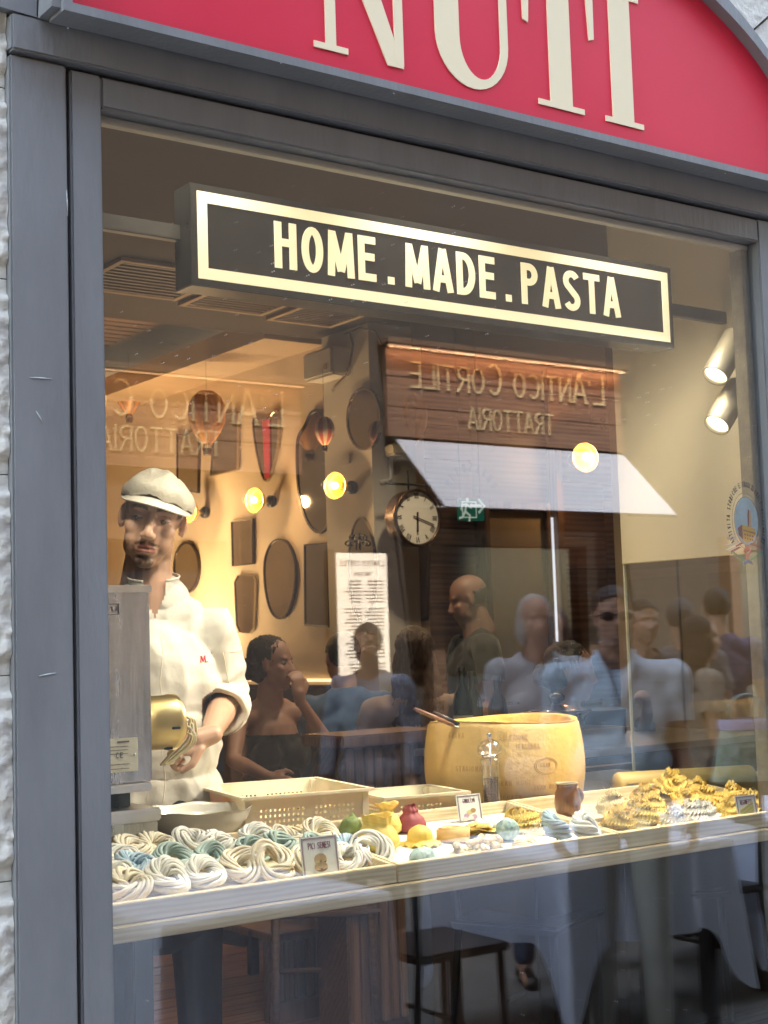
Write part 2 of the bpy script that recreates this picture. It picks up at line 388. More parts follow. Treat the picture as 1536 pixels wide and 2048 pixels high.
# ------------------------------------------------------------------ materials
paint = mat('grey_paint', (.205, .206, .214), .42, var=.12, vs=6, bump=.18, bs=45, stretch=(1.6, 1.6, .4))
paint_d = mat('dark_gap', (.012, .012, .014), .8)
red = mat('red_panel', (.70, .018, .055), .38, var=.05, vs=2, bump=.03, bs=300)
cream = mat('cream_letter', (.90, .75, .50), .5, var=.03, vs=4)
stone = mat('pale_stone', (.66, .63, .57), .85, var=.14, vs=14, bump=1., bs=30, col2=(.54, .51, .46))
stone_s = mat('dressed_stone', (.50, .48, .43), .85, var=.1, vs=20, bump=.3, bs=90)
plaster = mat('cream_plaster', (.62, .50, .36), .8, var=.08, vs=1.6, bump=.08, bs=50)
plaster_g = mat('pale_pier_plaster', (.56, .52, .45), .8, var=.06, vs=2, bump=.05, bs=50)
ceilm = mat('brown_ceiling', (.05, .037, .030), .85, var=.06, vs=2)
soff = mat('beige_soffit', (.40, .30, .20), .8, var=.06, vs=2)
slatw = wood('dark_slat_wood', (.13, .075, .045), (.07, .04, .025), 0, 1)
cratew = wood('wine_crate_wood', (.24, .125, .075), (.12, .06, .036), 0, 1)
pine = wood('pine', (.82, .70, .46), (.66, .52, .30), 0, 2.4)
floorw = wood('floor_wood', (.26, .13, .07), (.13, .06, .035), 0, .5, .35)
doorw = wood('door_wood', (.25, .13, .07), (.14, .07, .04), 2, 1)
steel = mat('brushed_steel', (.56, .56, .57), .24, 1, var=.35, vs=7, bump=.10, bs=22, stretch=(2.5, 1, .25))
steel_l = mat('satin_steel', (.66, .65, .62), .3, 1, var=.12, vs=9, bump=.05, bs=30)
brass = mat('brass', (.80, .60, .26), .36, 1, var=.03, vs=12)
blackm = mat('black_metal', (.03, .03, .03), .4, .3)
gold = mat('gold_letter', (.62, .47, .20), .45, .3)
chrome = mat('chrome', (.75, .75, .75), .1, 1)
ribm = wood('rib_wood', (.20, .11, .06), (.11, .055, .03), 2, 1)

# ------------------------------------------------------------------ ground, buildings on both sides
street = mat('street_stone', (.16, .155, .145), .7, var=.2, vs=6, bump=.3, bs=40)
struct('street_ground', MB().box((-60, -60, -.3), (80, -.30, -.12)), street)
struct('pavement', MB().box((-10, -.30, -.3), (12, -.05, -.10)), stone_s)
# our facade masonry: everything round the shop opening
st = thing('stone_wall', 'pale rusticated stone wall at the left of the grey shopfront', 'wall')
MB().box((-8, -.006, -.12), (1.0, .40, 9)).build('wall', stone_s, st)
MB().box((3.62, .06, -.12), (12, .40, 9)).build('wall', stone_s, st)
MB().box((1.0, .10, 3.32), (3.62, .40, 9)).build('wall', stone_s, st)
random.seed(3)
def rock(w, h, seed):
    mb = MB()
    def fn(u, v):
        f = min(v, 1-v)*h; k = min(1, max(0, (f-.026)/.010))
        n_ = noise.noise(Vector((u*w*38, v*h*38, seed)))*.5+noise.noise(Vector((u*w*90, v*h*90, seed)))*.35
        return Vector((u*w, -k*(.010+.011*n_)-.002, v*h))
    grid(mb, fn, int(w/.0065), int(h/.0065)); return mb
z = -.12; xe = 1.018; rows = []
z0 = at(10, 950, y=0).z-.37*6
k = 0
meshes = []
for i in range(12):
    zz = z0+.37*i
    for j in range(4 if i > 1 else 1):
        w = .62; x1 = xe-(.31 if (i % 2 and j) else 0)*0-j*w*1.0
        x0 = x1-w+.006
        if len(meshes) < 4: meshes.append(rock(w-.003, .368, len(meshes)*7.3).build('stone_block', stone, st)); o = meshes[-1]
        else: o = meshes[k % 4].copy(); COL.objects.link(o)
        o.parent = st; o.location = (x0, -.010, zz); k += 1

ff = thing('shopfront_frame', 'blue grey painted timber shopfront framing the pasta window', 'shopfront')
def fr(name, a, b, m=paint, bev=.004): return MB().bbox(a, b, bev).build(name, m, ff)
yF = -.035
xs0 = 1.022; xg0 = 1.137; xg1 = 1.146; xi = 1.212; xj = 3.168
fr('corner_post', (xs0, yF, -.1), (xg0, .3, 2.535))
MB().box((xg0, -.012, -.1), (xg1, .1, 2.53)).build('shadow_gap', paint_d, ff)
fr('stile', (xg1, yF+.004, .18), (xi, .05, 2.532))
fr('stile', (xj, yF+.004, .18), (3.25, .05, 2.532))
fr('corner_post', (3.258, yF, -.1), (3.60, .05, 2.535))
fr('head_rail', (xi, yF+.004, 2.468), (xj, .05, 2.530))
MB().box((xg1, -.012, 2.530), (3.25, .06, 2.542)).build('shadow_gap', paint_d, ff)
fr('lintel_board', (xs0, yF-.012, 2.541), (3.60, .05, 2.612))
fr('bottom_rail', (xi, yF+.004, .18), (xj, .05, .30))
fr('plinth', (xg1, yF, -.1), (3.25, .05, .175))
bead = mat('glazing_bead', (.36, .33, .27), .5)
fr('glazing_bead', (xi, .006, 2.452), (xj, .03, 2.467), bead, .002)
fr('glazing_bead', (xj-.03, .006, .3), (xj-.002, .05, 2.452), mat('stained_jamb', (.20, .17, .12), .5, var=.3, vs=20), .002)
fr('side_panel', (xs0, -.03, 2.615), (1.095, .3, 3.3))
gl = pane_mat('window_glass', .062, 1.0, (.985, .99, .985), 0, dust=.008)
MB().box((xi-.01, -.004, .29), (xj+.005, .004, 2.475)).build('window_pane', gl, ff)
for a, b in ((786, 192), (1151, 283), (1449, 351), (135, 62), (560, 132)):
    p = at(a, b, y=-.126); MB().ell((p.x, -.1285, p.z+.004), (.0022, .0012, .0022)).build('screw', mat('screw_head', (.10, .10, .11), .5, .3), ff)
# scratches and chips in the paint
chip = mat('paint_chip', (.50, .52, .53), .7)
for (a, b, c, d) in [(72, 822, 86, 846), (133, 380, 135, 432), (60, 755, 104, 758), (78, 1352, 112, 1346)]:
    p = at(a, b, y=yF-.0006); q = at(c, d, y=yF-.0006)
    MB().tube([p, p.lerp(q, .5)+Vector((.0006, 0, .0004)), q], [.0004, .0013, .0004], 5).build('paint_scratch', chip, ff)

# arched fascia sign
fs = thing('fascia_sign', 'arched red sign panel above the window with large cream letters NUTI', 'shop sign')
ac, aa, ab, az = 2.21, 1.10, .586, 2.620
def arch(gx, gz, zb, n=48): return [(ac+(aa+gx)*cos(pi*i/n), az+(ab+gz)*sin(pi*i/n)) for i in range(n+1)]+[]
P0 = arch(0, 0, az)
MB().prism(P0, XZ(-.095), 0, .03).build('panel', red, fs)
def archring(g0, g1, y0, y1, name, m, bot):
    o_ = arch(g1, g1, 0)+[(ac-aa-g1, az-bot*1), (ac+aa+g1, az-bot)]; i_ = arch(g0, g0, 0)+[(ac-aa-g0, az), (ac+aa+g0, az)]
    return MB().ring(o_, i_, XZ(0), y0, y1).build(name, m, fs)
archring(0, .018, -.128, -.06, 'inner_moulding', paint, .018)
archring(.019, .036, -.115, -.05, 'outer_moulding', paint, .010)
# grey spandrel round the arch and stone arch beyond
o_ = arch(.15, .13, 0)+[(ac-aa-.036, 2.614), (ac+aa+.15, 2.614)]; i_ = arch(.037, .037, 0)+[(ac-aa-.036, 2.616), (ac+aa+.037, 2.616)]
MB().ring(o_, i_, XZ(0), -.045, .05).build('arch_surround', paint, fs)
n = 14
vst = thing('stone_arch', 'pale stone arch blocks curving round the red sign', 'arch')
for i in range(n):
    a0 = pi*i/n+.004; a1 = pi*(i+1)/n-.004
    inn = [(ac+(aa+.155)*cos(a0+(a1-a0)*t/5), az+(ab+.135)*sin(a0+(a1-a0)*t/5)) for t in range(6)]
    out = [(ac+(aa+.42)*cos(a1+(a0-a1)*t/5), az+(ab+.40)*sin(a1+(a0-a1)*t/5)) for t in range(6)]
    if (i == n-1) or i == 0: pass
    MB().prism(inn+out, XZ(0), -.02-.006*(i % 2), .12).build('arch_stone', stone, vst)
# NUTI letters (serif capitals, raised a little)
LY = XZ(-.0955)
def lp(mb, poly, k=0): mb.prism(poly, LY, -.0022-.0003*k, .0005)
bz, ch = 2.670, .345; sf = .014
def serif(mb, x0, x1, z, k=1, top=False): lp(mb, [(x0, z), (x1, z), (x1, z+sf), (x0, z+sf)] if not top else [(x0, z-sf), (x1, z-sf), (x1, z), (x0, z)], k)
tz = bz+ch
mb = MB(); lp(mb, [(1.704, bz), (1.731, bz), (1.731, tz), (1.704, tz)]); serif(mb, 1.674, 1.762, bz); serif(mb, 1.66, 1.735, tz, 1, True)
lp(mb, [(1.704, tz), (1.775, tz), (1.912, bz), (1.868, bz)], 2); lp(mb, [(1.888, bz+.01), (1.912, bz+.005), (1.912, tz), (1.888, tz)], 3); serif(mb, 1.86, 1.945, tz, 4, True); mb.build('letter', cream, fs)
mb = MB()
xo0, xo1, xi0, xi1 = 2.004, 2.222, 2.075, 2.198; rz0 = bz+.115
oo = [(xo0, tz), (xo0, rz0)]+[((xo0+xo1)/2-(xo1-xo0)/2*cos(pi*i/18), rz0-.119*sin(pi*i/18)) for i in range(1, 18)]+[(xo1, rz0), (xo1, tz)]
ii = [(xi0, tz), (xi0, rz0)]+[((xi0+xi1)/2-(xi1-xi0)/2*cos(pi*i/18), rz0-.092*sin(pi*i/18)) for i in range(1, 18)]+[(xi1, rz0), (xi1, tz)]
V = []; Fc = []
for i in range(len(oo)): V += [LY(*oo[i], -.0022), LY(*ii[i], -.0022), LY(*oo[i], .0), LY(*ii[i], .0)]
for i in range(len(oo)-1): a = 4*i; b = a+4; Fc += [(a, b, b+1, a+1), (a, a+2, b+2, b), (a+1, b+1, b+3, a+3)]
mb.add(V, Fc); serif(mb, 1.98, 2.11, tz, 1, True); serif(mb, 2.17, 2.25, tz, 1, True); mb.build('letter', cream, fs)
mb = MB(); lp(mb, [(2.352, bz), (2.424, bz), (2.424, tz), (2.352, tz)]); serif(mb, 2.313, 2.463, bz); serif(mb, 2.270, 2.506, tz, 1, True)
for sx, q in ((2.270, 1), (2.506, -1)): lp(mb, [(sx, tz-sf), (sx+.026*q, tz-sf), (sx+.018*q, tz-.15), (sx+.002*q, tz-.145)][::q], 3)
mb.build('letter', cream, fs)
mb = MB(); lp(mb, [(2.560, bz), (2.634, bz), (2.634, tz), (2.560, tz)]); serif(mb, 2.535, 2.668, bz); serif(mb, 2.53, 2.668, tz, 1, True); mb.build('letter', cream, fs)

# ------------------------------------------------------------------ the room
fl = struct('interior_floor', MB().box((-1.6, .05, -.14), (8.2, 6.5, -.012)), floorw)
pm = None; random.seed(5)
for i in range(46):
    y0 = .05+.14*i
    for j in range(3):
        x0 = -1.6+3.27*j+(0.7 if i % 2 else 0)*(j > 0); x1 = -1.6+3.27*(j+1)+(0.7 if i % 2 else 0) if j < 2 else 8.2
        MB().bbox((x0+.002, y0+.002, -.012), (x1-.002, y0+.138, random.uniform(-.001, .001)), .002).build('floor_plank', floorw, fl)
cl = struct('ceiling', MB().box((-1.6, .40, 3.0), (8.2, 3.7, 3.15)), ceilm)
MB().box((-1.6, 3.701, 3.32), (8.2, 6.5, 3.42)).build('raised_ceiling', slatw, cl)
MB().box((-1.6, 3.69, 3.0), (3.85, 3.74, 3.318)).build('bulkhead', ceilm, cl)
MB().box((-1.6, .05, 2.90), (8.2, .40, 3.14)).build('window_bulkhead', ceilm, cl)
for i in range(26):
    MB().box((-1.6, 3.76+.1*i, 3.285), (3.88, 3.84+.1*i, 3.319)).build('ceiling_slat', slatw, cl)
MB().box((3.885, 3.745, 2.985), (4.25, 6.40, 3.10)).build('soffit', soff, cl)
MB().box((4.25, .40, 2.98), (4.251, .41, 2.981)).build('cornice_joint', soff, cl)
rw = struct('right_wall', MB().box((4.25, 3.66, 0), (4.45, 6.5, 3.0)), plaster)
MB().box((4.18, 3.24, 0), (4.45, 3.659, 3.0)).build('pier', plaster_g, rw)
struct('far_wall', MB().box((-1.6, 6.42, 0), (4.249, 6.6, 3.4)), plaster)
bw = struct('back_wall', MB().box((4.451, 3.62, 0), (4.80, 3.80, 3.0)), plaster)
struct('left_wall', MB().box((-1.75, .05, -.12), (-1.601, 6.6, 3.4)), mat('brown_wall', (.10, .075, .06), .8, var=.5, vs=1.4))
for z0_, z1_, nm_ in ((2.25, 2.62, 'added_band'), (1.05, 1.16, 'added_rail')): MB().box((-1.60, .06, z0_), (-1.575, 6.5, z1_)).build(nm_, plaster_g, bpy.data.objects['left_wall'])  # bands added out of view for the wall mirrors to reflect
for yk in (.7, 1.7, 2.6, 3.7, 4.7, 5.7): MB().box((-1.598, yk, 1.17), (-1.56, yk+.22, 2.24)).build('added_strip', plaster_g, bpy.data.objects['left_wall'])  # pale uprights added to give the mirrors some structure to reflect
MB().box((-1.598, .08, 1.84), (-1.50, 6.4, 1.90)).build('shelf', mat('added_shelf', (.75, .72, .66), .6), bpy.data.objects['left_wall'])  # unseen pale shelf, added to show up in the mirrors
struct('end_wall', MB().box((8.2, .41, -.12), (8.35, 4.0, 3.3)), plaster)
MB().box((4.80, 3.70, 0), (8.2, 3.85, 3.0)).build('backing', slatw, bw)
# wine-crate lids clad the back wall
random.seed(11)
lidm = [cratew, wood('wine_crate_wood_b', (.30, .165, .095), (.17, .085, .05), 0, 1.2), wood('wine_crate_wood_c', (.19, .10, .06), (.10, .05, .03), 0, .9)]
ink = mat('burnt_ink', (.045, .025, .018), .8)
def lids(x0, x1, ztop=2.98):
    zz = .02; r = 0
    while zz < ztop:
        h = random.choice([.16, .19, .22]); h = min(h, ztop-zz); x = x0
        while x < x1-.02:
            w = min(random.choice([.34, .42, .5]), x1-x)
            if x1-x-w < .12: w = x1-x
            o = MB().bbox((x+.002, 3.672-random.uniform(0, .010), zz+.002), (x+w-.002, 3.699, zz+h-.002), .002).build('crate_lid', random.choice(lidm), bw)
            x += w
        zz += h; r += 1
lids(4.80, 5.17); lids(5.76, 8.18)
def wtext(s_, px, py, px1, py1, h, y=3.655, m=ink, parent=bw, name='stencil', **k):
    a = at(px, py, y=y); b = at(px1, py1, y=y)
    ms = text(s_, a.x, a.z, h, XZ(y), -.001, 0, width=b.x-a.x, **k)
    j = MB()
    for c, q in ms: j.add(q.v, q.f)
    return j.build(name, m, parent)
# NIPOZZANO arc stencil, 50.50
cpt = at(943, 965, y=3.655)
for i, c_ in enumerate('NIPOZZANO'):
    a = rad(152-124*i/8); R_ = .16; mb = MB(); M = Matrix.Rotation(a-pi/2, 2)
    f = (lambda M, a: lambda u, v, d: Vector((cpt.x+R_*cos(a)+(M@Vector((u, v)))[0], 3.655+d, cpt.z-.10+R_*sin(a)+(M@Vector((u, v)))[1])))(M, a)
    letter(mb, c_, -.014, 0, .05, f, -.001, 0, .45, .14); mb.build('stencil', ink, bw)
MB().ell((cpt.x, 3.655, cpt.z-.12), (.03, .0015, .03)).build('stencil', ink, bw)
for yy in (860, 795):
    a = at(1212, yy, y=3.655)
    for i, c_ in enumerate('50.'): 
        mb = MB(); letter(mb, c_, 0, 0, .045, (lambda i: lambda u, v, d: Vector((a.x-v, 3.655+d, a.z+u+.045*i)))(i), -.001, 0, .6, .2); mb.build('stencil', ink, bw)
# door leaf, bright slit, posts
ds = thing('cream_door', 'cream flush door in a brown wooden frame below the exit sign', 'door')
x0 = at(972, 1150, y=3.64).x; x1 = at(1093, 1150, y=3.64).x; zt = at(1030, 1022, y=3.64).z
MB().bbox((x0+.03, 3.645, .01), (x1, 3.685, zt), .003).build('leaf', mat('door_cream', (.50, .37, .24), .6, var=.06), ds)
MB().bbox((x0-.01, 3.62, .0), (x0+.028, 3.69, zt+.05), .003).build('jamb', doorw, ds)
MB().bbox((x1+.002, 3.62, .0), (x1+.035, 3.69, zt+.05), .003).build('jamb', doorw, ds)
MB().bbox((x0+.029, 3.62, zt+.003), (x1, 3.69, zt+.05), .003).build('head', doorw, ds)
MB().tube([(x0+.08, 3.64, 1.05), (x0+.08, 3.60, 1.05), (x0+.17, 3.60, 1.05)], .009).build('handle', chrome, ds)
xa = at(1102, 1150, y=3.64).x; xb = at(1116, 1150, y=3.64).x
sl_ = thing('slit_window', 'narrow bright daylight slit window beside the cream door', 'window')
MB().box((x1+.04, 3.66, .9), (xb, 3.69, at(1108, 1035, y=3.66).z)).build('pane', mat('daylight_glow', (.8, .85, .9), .3, emit=(.85, .9, 1), es=1.0), sl_)  # pane emits, standing in for daylight through the slit
MB().bbox((xb+.001, 3.62, 0), (xb+.05, 3.70, 2.5), .003).build('jamb', doorw, sl_)

pw_ = struct('side_panelling', MB().box((5.03, .41, 0), (5.12, 2.42, 3.0)), mat('tan_panel', (.32, .235, .14), .6, var=.08, vs=2))
for k in range(5): MB().bbox((5.0, .41+.402*k+.004, .01), (5.028, .41+.402*(k+1)-.004, 2.98), .003).build('panel', _m['tan_panel'], pw_)
# brown door and column at the far left
dd = thing('brown_cupboard', 'tall dark brown panelled cupboard against the far wall behind the chef', 'cupboard')
p = at(243, 900, y=6.38); q = at(335, 900, y=6.38)
MB().bbox((p.x, 6.33, 0), (q.x, 6.415, at(290, 780, y=6.38).z), .005).build('carcass', mat('brown_veneer', (.17, .12, .085), .5, var=.1, vs=3), dd)
MB().bbox((p.x+.02, 6.318, .1), ((p.x+q.x)/2-.003, 6.329, at(290, 786, y=6.38).z), .003).build('door', mat('brown_veneer'), dd) if False else MB().bbox((p.x+.02, 6.318, .1), ((p.x+q.x)/2-.003, 6.329, 2.5), .003).build('door', _m['brown_veneer'], dd)
MB().bbox(((p.x+q.x)/2+.003, 6.318, .1), (q.x-.02, 6.329, 2.5), .003).build('door', _m['brown_veneer'], dd)

# side partition of the window: cream board above, glass below
cb = mat('cream_partition', (.82, .73, .52), .6, var=.05, vs=3, bump=.06, bs=20)
sp = thing('window_partition', 'cream board partition at the right side of the window lit by spotlights', 'partition')
MB().bbox((3.30, .055, 1.625), (3.33, .68, 3.0), .002).build('board', cb, sp)
MB().bbox((3.302, .052, 1.60), (3.325, .054, 3.0), .002).build('edge_strip', cb, sp)
gp = thing('glass_screen', 'clear glass screen standing on the counter below the cream partition', 'glass screen')
gl2 = pane_mat('screen_glass', .03, .35, (.93, .95, .93))
MB().box((3.305, .06, .93), (3.313, .675, 1.624)).build('pane', gl2, gp)
MB().box((3.304, .676, .93), (3.314, .680, 1.624)).build('polished_edge', mat('glass_edge', (.75, .72, .55), .2), gp)

# AC grilles in ceiling
for i, (ax, ay, w) in enumerate([(300, 558, .52), (490, 597, .45), (640, 628, .38)]):
    c = at(ax, ay, z=2.995)
    g = thing('ceiling_grille', ['square dark ceiling air grille nearest the left frame', 'ceiling air grille in the middle under the illuminated sign', 'smallest ceiling air grille above the white wall unit'][i], 'air grille', (c.x, c.y, 2.99), 0, 'ceiling air grilles')
    MB().ring([(-w/2, -w/2), (w/2, -w/2), (w/2, w/2), (-w/2, w/2)], [(-w/2+.025, -w/2+.025), (w/2-.025, -w/2+.025), (w/2-.025, w/2-.025), (-w/2+.025, w/2-.025)], lambda u, v, d: Vector((u, v, d)), -.008, .008).build('frame', soff, g)
    MB().box((-w/2+.02, -w/2+.02, .004), (w/2-.02, w/2-.02, .006)).build('backing', blackm, g)
    for k in range(10):
        yk = -w/2+.045+(w-.09)*k/9; MB().box((-w/2+.026, yk-.006, -.006), (w/2-.026, yk+.006, .002)).build('slat', mat('grille_slat', (.12, .09, .07), .5), g)
# ------------------------------------------------------------------ lamps
def emis(name, c, e):
    return mat(name, (.8, .8, .8), .5, emit=c, es=e)
def lamp(name, kind, loc, energy, color, parent=None, **k):
    l = bpy.data.lights.new(name, kind); l.energy = energy*LK; l.color = color
    for a, v in k.items():
        if a not in ('to',): setattr(l, a, v)
    o = bpy.data.objects.new(name, l); COL.objects.link(o); o.location = loc
    if 'to' in k: o.rotation_euler = (Vector(loc)-Vector(k['to'])).to_track_quat('Z', 'Y').to_euler()
    return o
WARM = (1, .80, .52); AMBER = (1, .60, .26); SOFTW = (1, .87, .66)
# illuminated box sign
lbx = thing('illuminated_sign', 'black box sign HOME.MADE.PASTA with glowing cream letters and border hanging in the window', 'illuminated sign')
sx0, sx1, sz0, sz1 = 1.508, 3.022, 2.190, 2.420
sy0, sy1 = .16, .235
MB().bbox((sx0, sy0, sz0), (sx1, sy1, sz1), .002).build('casing', mat('black_box', (.035, .034, .032), .3, var=.3, vs=5, coat=.3), lbx)
glow = emis('sign_glow', (1, .76, .28), .80)
b0, b1 = .017, .042
MB().ring([(sx0+b0, sz0+b0), (sx1-b0, sz0+b0), (sx1-b0, sz1-b0), (sx0+b0, sz1-b0)], [(sx0+b1, sz0+b1), (sx1-b1, sz0+b1), (sx1-b1, sz1-b1), (sx0+b1, sz1-b1)], XZ(sy0), -.0012, .001).build('border', glow, lbx)
TXT = 'HOME_._MADE_._PASTA'
for c_, mb in text(TXT, 1.722, 2.256, .108, XZ(sy0), -.0012, .001, w=.50, s=.165, gap=.115, width=1.092):
    if mb.v: mb.build('letter' if c_ != '.' else 'full_stop', glow, lbx)
for xa, xb in ((1.19, sx0), (sx1, 3.299)):
    MB().bbox((xa, .205, 2.300), (xb, .228, 2.335), .002).build('bracket_bar', mat('bracket_metal', (.10, .095, .085), .35, .7, var=.2), lbx)
# the pair of spotlights on the right jamb
mt = thing('spotlight_bracket', 'dark upright bracket carrying two spotlights beside the cream partition', 'bracket')
MB().bbox((3.262, .11, 2.00), (3.296, .15, 2.36), .003).build('rail', blackm, mt)
spotm = mat('spot_bronze', (.60, .52, .36), .42, .45, var=.08)
def spot(label, top, bot, en, to, r=.038, group='window spotlights'):
    top = Vector(top); bot = Vector(bot); t = (bot-top).normalized()
    q = t.to_track_quat('Z', 'Y').to_matrix().to_4x4(); M = Matrix.Translation(top)@q; L = (bot-top).length
    s = thing('spotlight', label, 'spotlight', (0, 0, 0), 0, group)
    MB().lathe([(0, 0), (r*.86, 0), (r, .006), (r, L-.002), (r*.985, L), (r*.88, L-.001), (r*.86, L-.016)], 32, M).build('housing', spotm, s)
    MB().lathe([(0, L-.013), (r*.86, L-.013), (r*.86, L-.011), (0, L-.011)], 24, M).build('lens', emis('lens_glow', (1, .88, .62), 6), s)
    m_ = top.lerp(bot, .4); MB().tube([m_+Vector((.02, 0, 0)), m_+Vector((.05, .005, .002))], .008).build('pivot', blackm, s)
    lamp('spot_beam', 'SPOT', bot+t*.02, en, (1, .90, .70), spot_size=rad(95), spot_blend=.8, shadow_soft_size=.11, to=Vector(to))
    return s
a1 = at(1482, 692, x=3.02); b1_ = at(1424, 758, x=3.0); a1.y = .10; b1_.y = .10
def xa(px, py, y=.10): return at(px, py, y=y)
spot('upper bronze spotlight of the pair on the window jamb', xa(1474, 672, .12), xa(1430, 753, .12), 118, (1.85, .95, 1.35))
spot('lower bronze spotlight of the pair on the window jamb', xa(1480, 772, .12), xa(1433, 851, .12), 110, (2.5, .30, .85))
MB().tube([(3.24, .14, 2.42), (3.26, .12, 2.40), (3.28, .10, 2.38), (3.27, .10, 2.35)], .004).build('cable', mat('white_cable', (.7, .7, .66), .5), mt)
MB().bbox((3.25, .10, 2.37), (3.29, .14, 2.41), .003).build('terminal', mat('white_plastic', (.62, .60, .52), .4), mt)
# track lamps behind the lintel wash the trays and the cook
for i, (x, to, e) in enumerate([(1.5, (1.62, .40, .95), 95), (2.15, (2.15, .30, .9), 95), (2.8, (2.8, .40, .9), 90)]):
    s = spot('track spotlight above the window, %s' % ['over the cook', 'over the middle trays', 'over the right trays'][i], (x, .13, 2.86), Vector((x, .13, 2.86))+(Vector(to)-Vector((x, .13, 2.86))).normalized()*.11, e, to, group='track spotlights above the window')
lamp('cook_fill_beam', 'SPOT', (1.42, .14, 2.76), 45, (1, .90, .72), spot_size=rad(48), spot_blend=.9, shadow_soft_size=.15, to=(1.80, .95, 1.40))  # fill light added for the cook, with no fixture of its own

# wall sconces
bulbm = emis('bulb_glow', (1, .74, .30), 5)
shade = mat('sconce_yellow', (.80, .42, .04), .45, emit=(1, .55, .04), es=.12)
def sconce(label, p, n_, r, e):
    n_ = Vector(n_).normalized(); M = Matrix.Translation(p)@n_.to_track_quat('Z', 'Y').to_matrix().to_4x4()
    s = thing('wall_sconce', label, 'wall lamp', (0, 0, 0), 0, 'yellow wall sconces')
    MB().lathe([(0, 0), (r*.5, 0), (r*.5, .02), (r*.3, .028), (0, .028)], 20, M).build('wall_plate', blackm, s)
    MB().tube([M@Vector((0, 0, .02)), M@Vector((0, 0, .09))], .012).build('stem', brass, s)
    pr = [(.012, .075), (r*.35, .08), (r*.75, .105), (r, .14), (r*.985, .142), (r*.73, .11), (r*.34, .086), (.012, .082)]
    MB().lathe(pr, 28, M).build('shade', shade, s)
    MB().tube([M@Vector((r*cos(q*pi/14), r*sin(q*pi/14), .141)) for q in range(28)], .0035, 6, closed=True).build('rim', brass, s)
    MB().ell(M@Vector((0, 0, .14)), (.019, .019, .019)).build('bulb', bulbm, s)
    MB().lathe([(0, .09), (.016, .09), (.018, .128), (0, .13)], 12, M).build('lamp_holder', brass, s)
    lamp('sconce_light', 'POINT', M@Vector((0, 0, .19)), e*1.5, AMBER, shadow_soft_size=.03)
sconce('yellow wall sconce nearest the cook', at(412, 1025, x=4.24), (-1, -.25, 0), .068, 5)
sconce('second yellow wall sconce from the cook', at(545, 1003, x=4.24), (-1, -.25, 0), .068, 5)
sconce('yellow wall sconce on the pale pier', at(706, 975, x=4.17), (-1, -.3, 0), .067, 4)
sconce('yellow wall sconce on the wine crate wall', at(1147, 921, y=3.65), (-.25, -1, 0), .084, 6)
# LED strips along the cornice and along the seat back
strip = emis('led_strip', (1, .66, .30), 2.5)
ls = thing('led_strip', 'warm LED strip behind the seat back below the mirrors', 'led strip')
MB().box((4.222, 3.68, 1.215), (4.240, 6.38, 1.228)).build('diffuser', strip, ls)
lamp('strip_light', 'AREA', (4.19, 5.0, 1.26), 95, (1, .68, .34), shape='RECTANGLE', size=.04, size_y=2.6, to=(4.24, 5.0, 1.9))
# downlight at the pier, plus three added to light the room in general
for i, (x, y, e, lb) in enumerate([(4.0, 2.45, 85, 'recessed ceiling downlight in front of the pale pier'), (4.4, 1.5, 22, 'added ceiling downlight over the back counter'), (2.6, 2.2, 30, 'added ceiling downlight over the near dining table'), (3.2, 5.2, 16, 'added ceiling downlight over the far tables')]):
    zc = 3.0 if y < 3.7 else 3.285
    d = thing('downlight', lb, 'downlight', (x, y, zc)); MB().lathe([(.0, -.004), (.04, -.004), (.052, -.006), (.055, 0)], 20).build('trim', chrome, d)
    MB().lathe([(0, -.0065), (.036, -.0065)], 16).build('lens', emis('lens_glow2', (1, .8, .5), 2), d)
    lamp('downlight_beam', 'SPOT', (x, y, zc-.05), e, WARM, spot_size=rad(110), spot_blend=1, shadow_soft_size=.05, to=(x+(.05 if i == 0 else 0), y, 0))

# ------------------------------------------------------------------ mirrors on the right wall
mir = mat('old_mirror', (.46, .42, .37), .03, 1, var=.08, vs=9)
mir2 = mat('dark_mirror', (.32, .32, .32), .03, 1, var=.08, vs=6)
fr_b = mat('dark_bronze_frame', (.06, .045, .035), .4, .6); fr_s = mat('bevel_silver', (.55, .50, .42), .2, 1); fr_g = mat('gilt_frame', (.45, .33, .16), .35, .8)
def ovalpx(cx, cy, rx, ry, n=28): return [(cx+rx*cos(2*pi*i/n), cy+ry*sin(2*pi*i/n)) for i in range(n)]
def mirror(label, px, x=4.235, m=mir, fm=fr_b, fw=.012, sm=0, th=.014):
    P = pxYZ(px, x);
    if sm: P = smoothpoly(P, sm)
    t = thing('wall_mirror', label, 'mirror', (0, 0, 0), 0, 'antique mirrors on the side wall')
    MB().prism(P, YZ(x), 0, .008).build('glass', m, t)
    MB().ring(grow(P, fw), P, YZ(x), -.006, th).build('frame', fm, t)
    return t, P
mirror('tall mirror with a notched top edge left of the balloon', [(355, 868), (372, 872), (385, 860), (398, 862), (396, 984), (355, 975)], fm=fr_b, fw=.008)
mirror('rectangular dark mirror with a silver lower edge right of the balloon', [(430, 836), (476, 826), (474, 938), (422, 950)], fm=fr_s, fw=.010, m=mir2)
t, P = mirror('shield shaped mirror with a dipped top and a red ribbon', [(507, 838), (520, 842), (535, 838), (553, 822), (557, 850), (553, 900), (543, 942), (532, 961), (522, 940), (510, 880)], sm=3, m=mir2, fm=fr_s, fw=.008)
MB().prism(pxYZ([(525, 842), (539, 838), (540, 955), (530, 958)], 4.23), YZ(4.23), -.002, .004).build('ribbon', mat('red_ribbon', (.45, .03, .07), .6), t)  # red stripe painted on the glass as a reflection
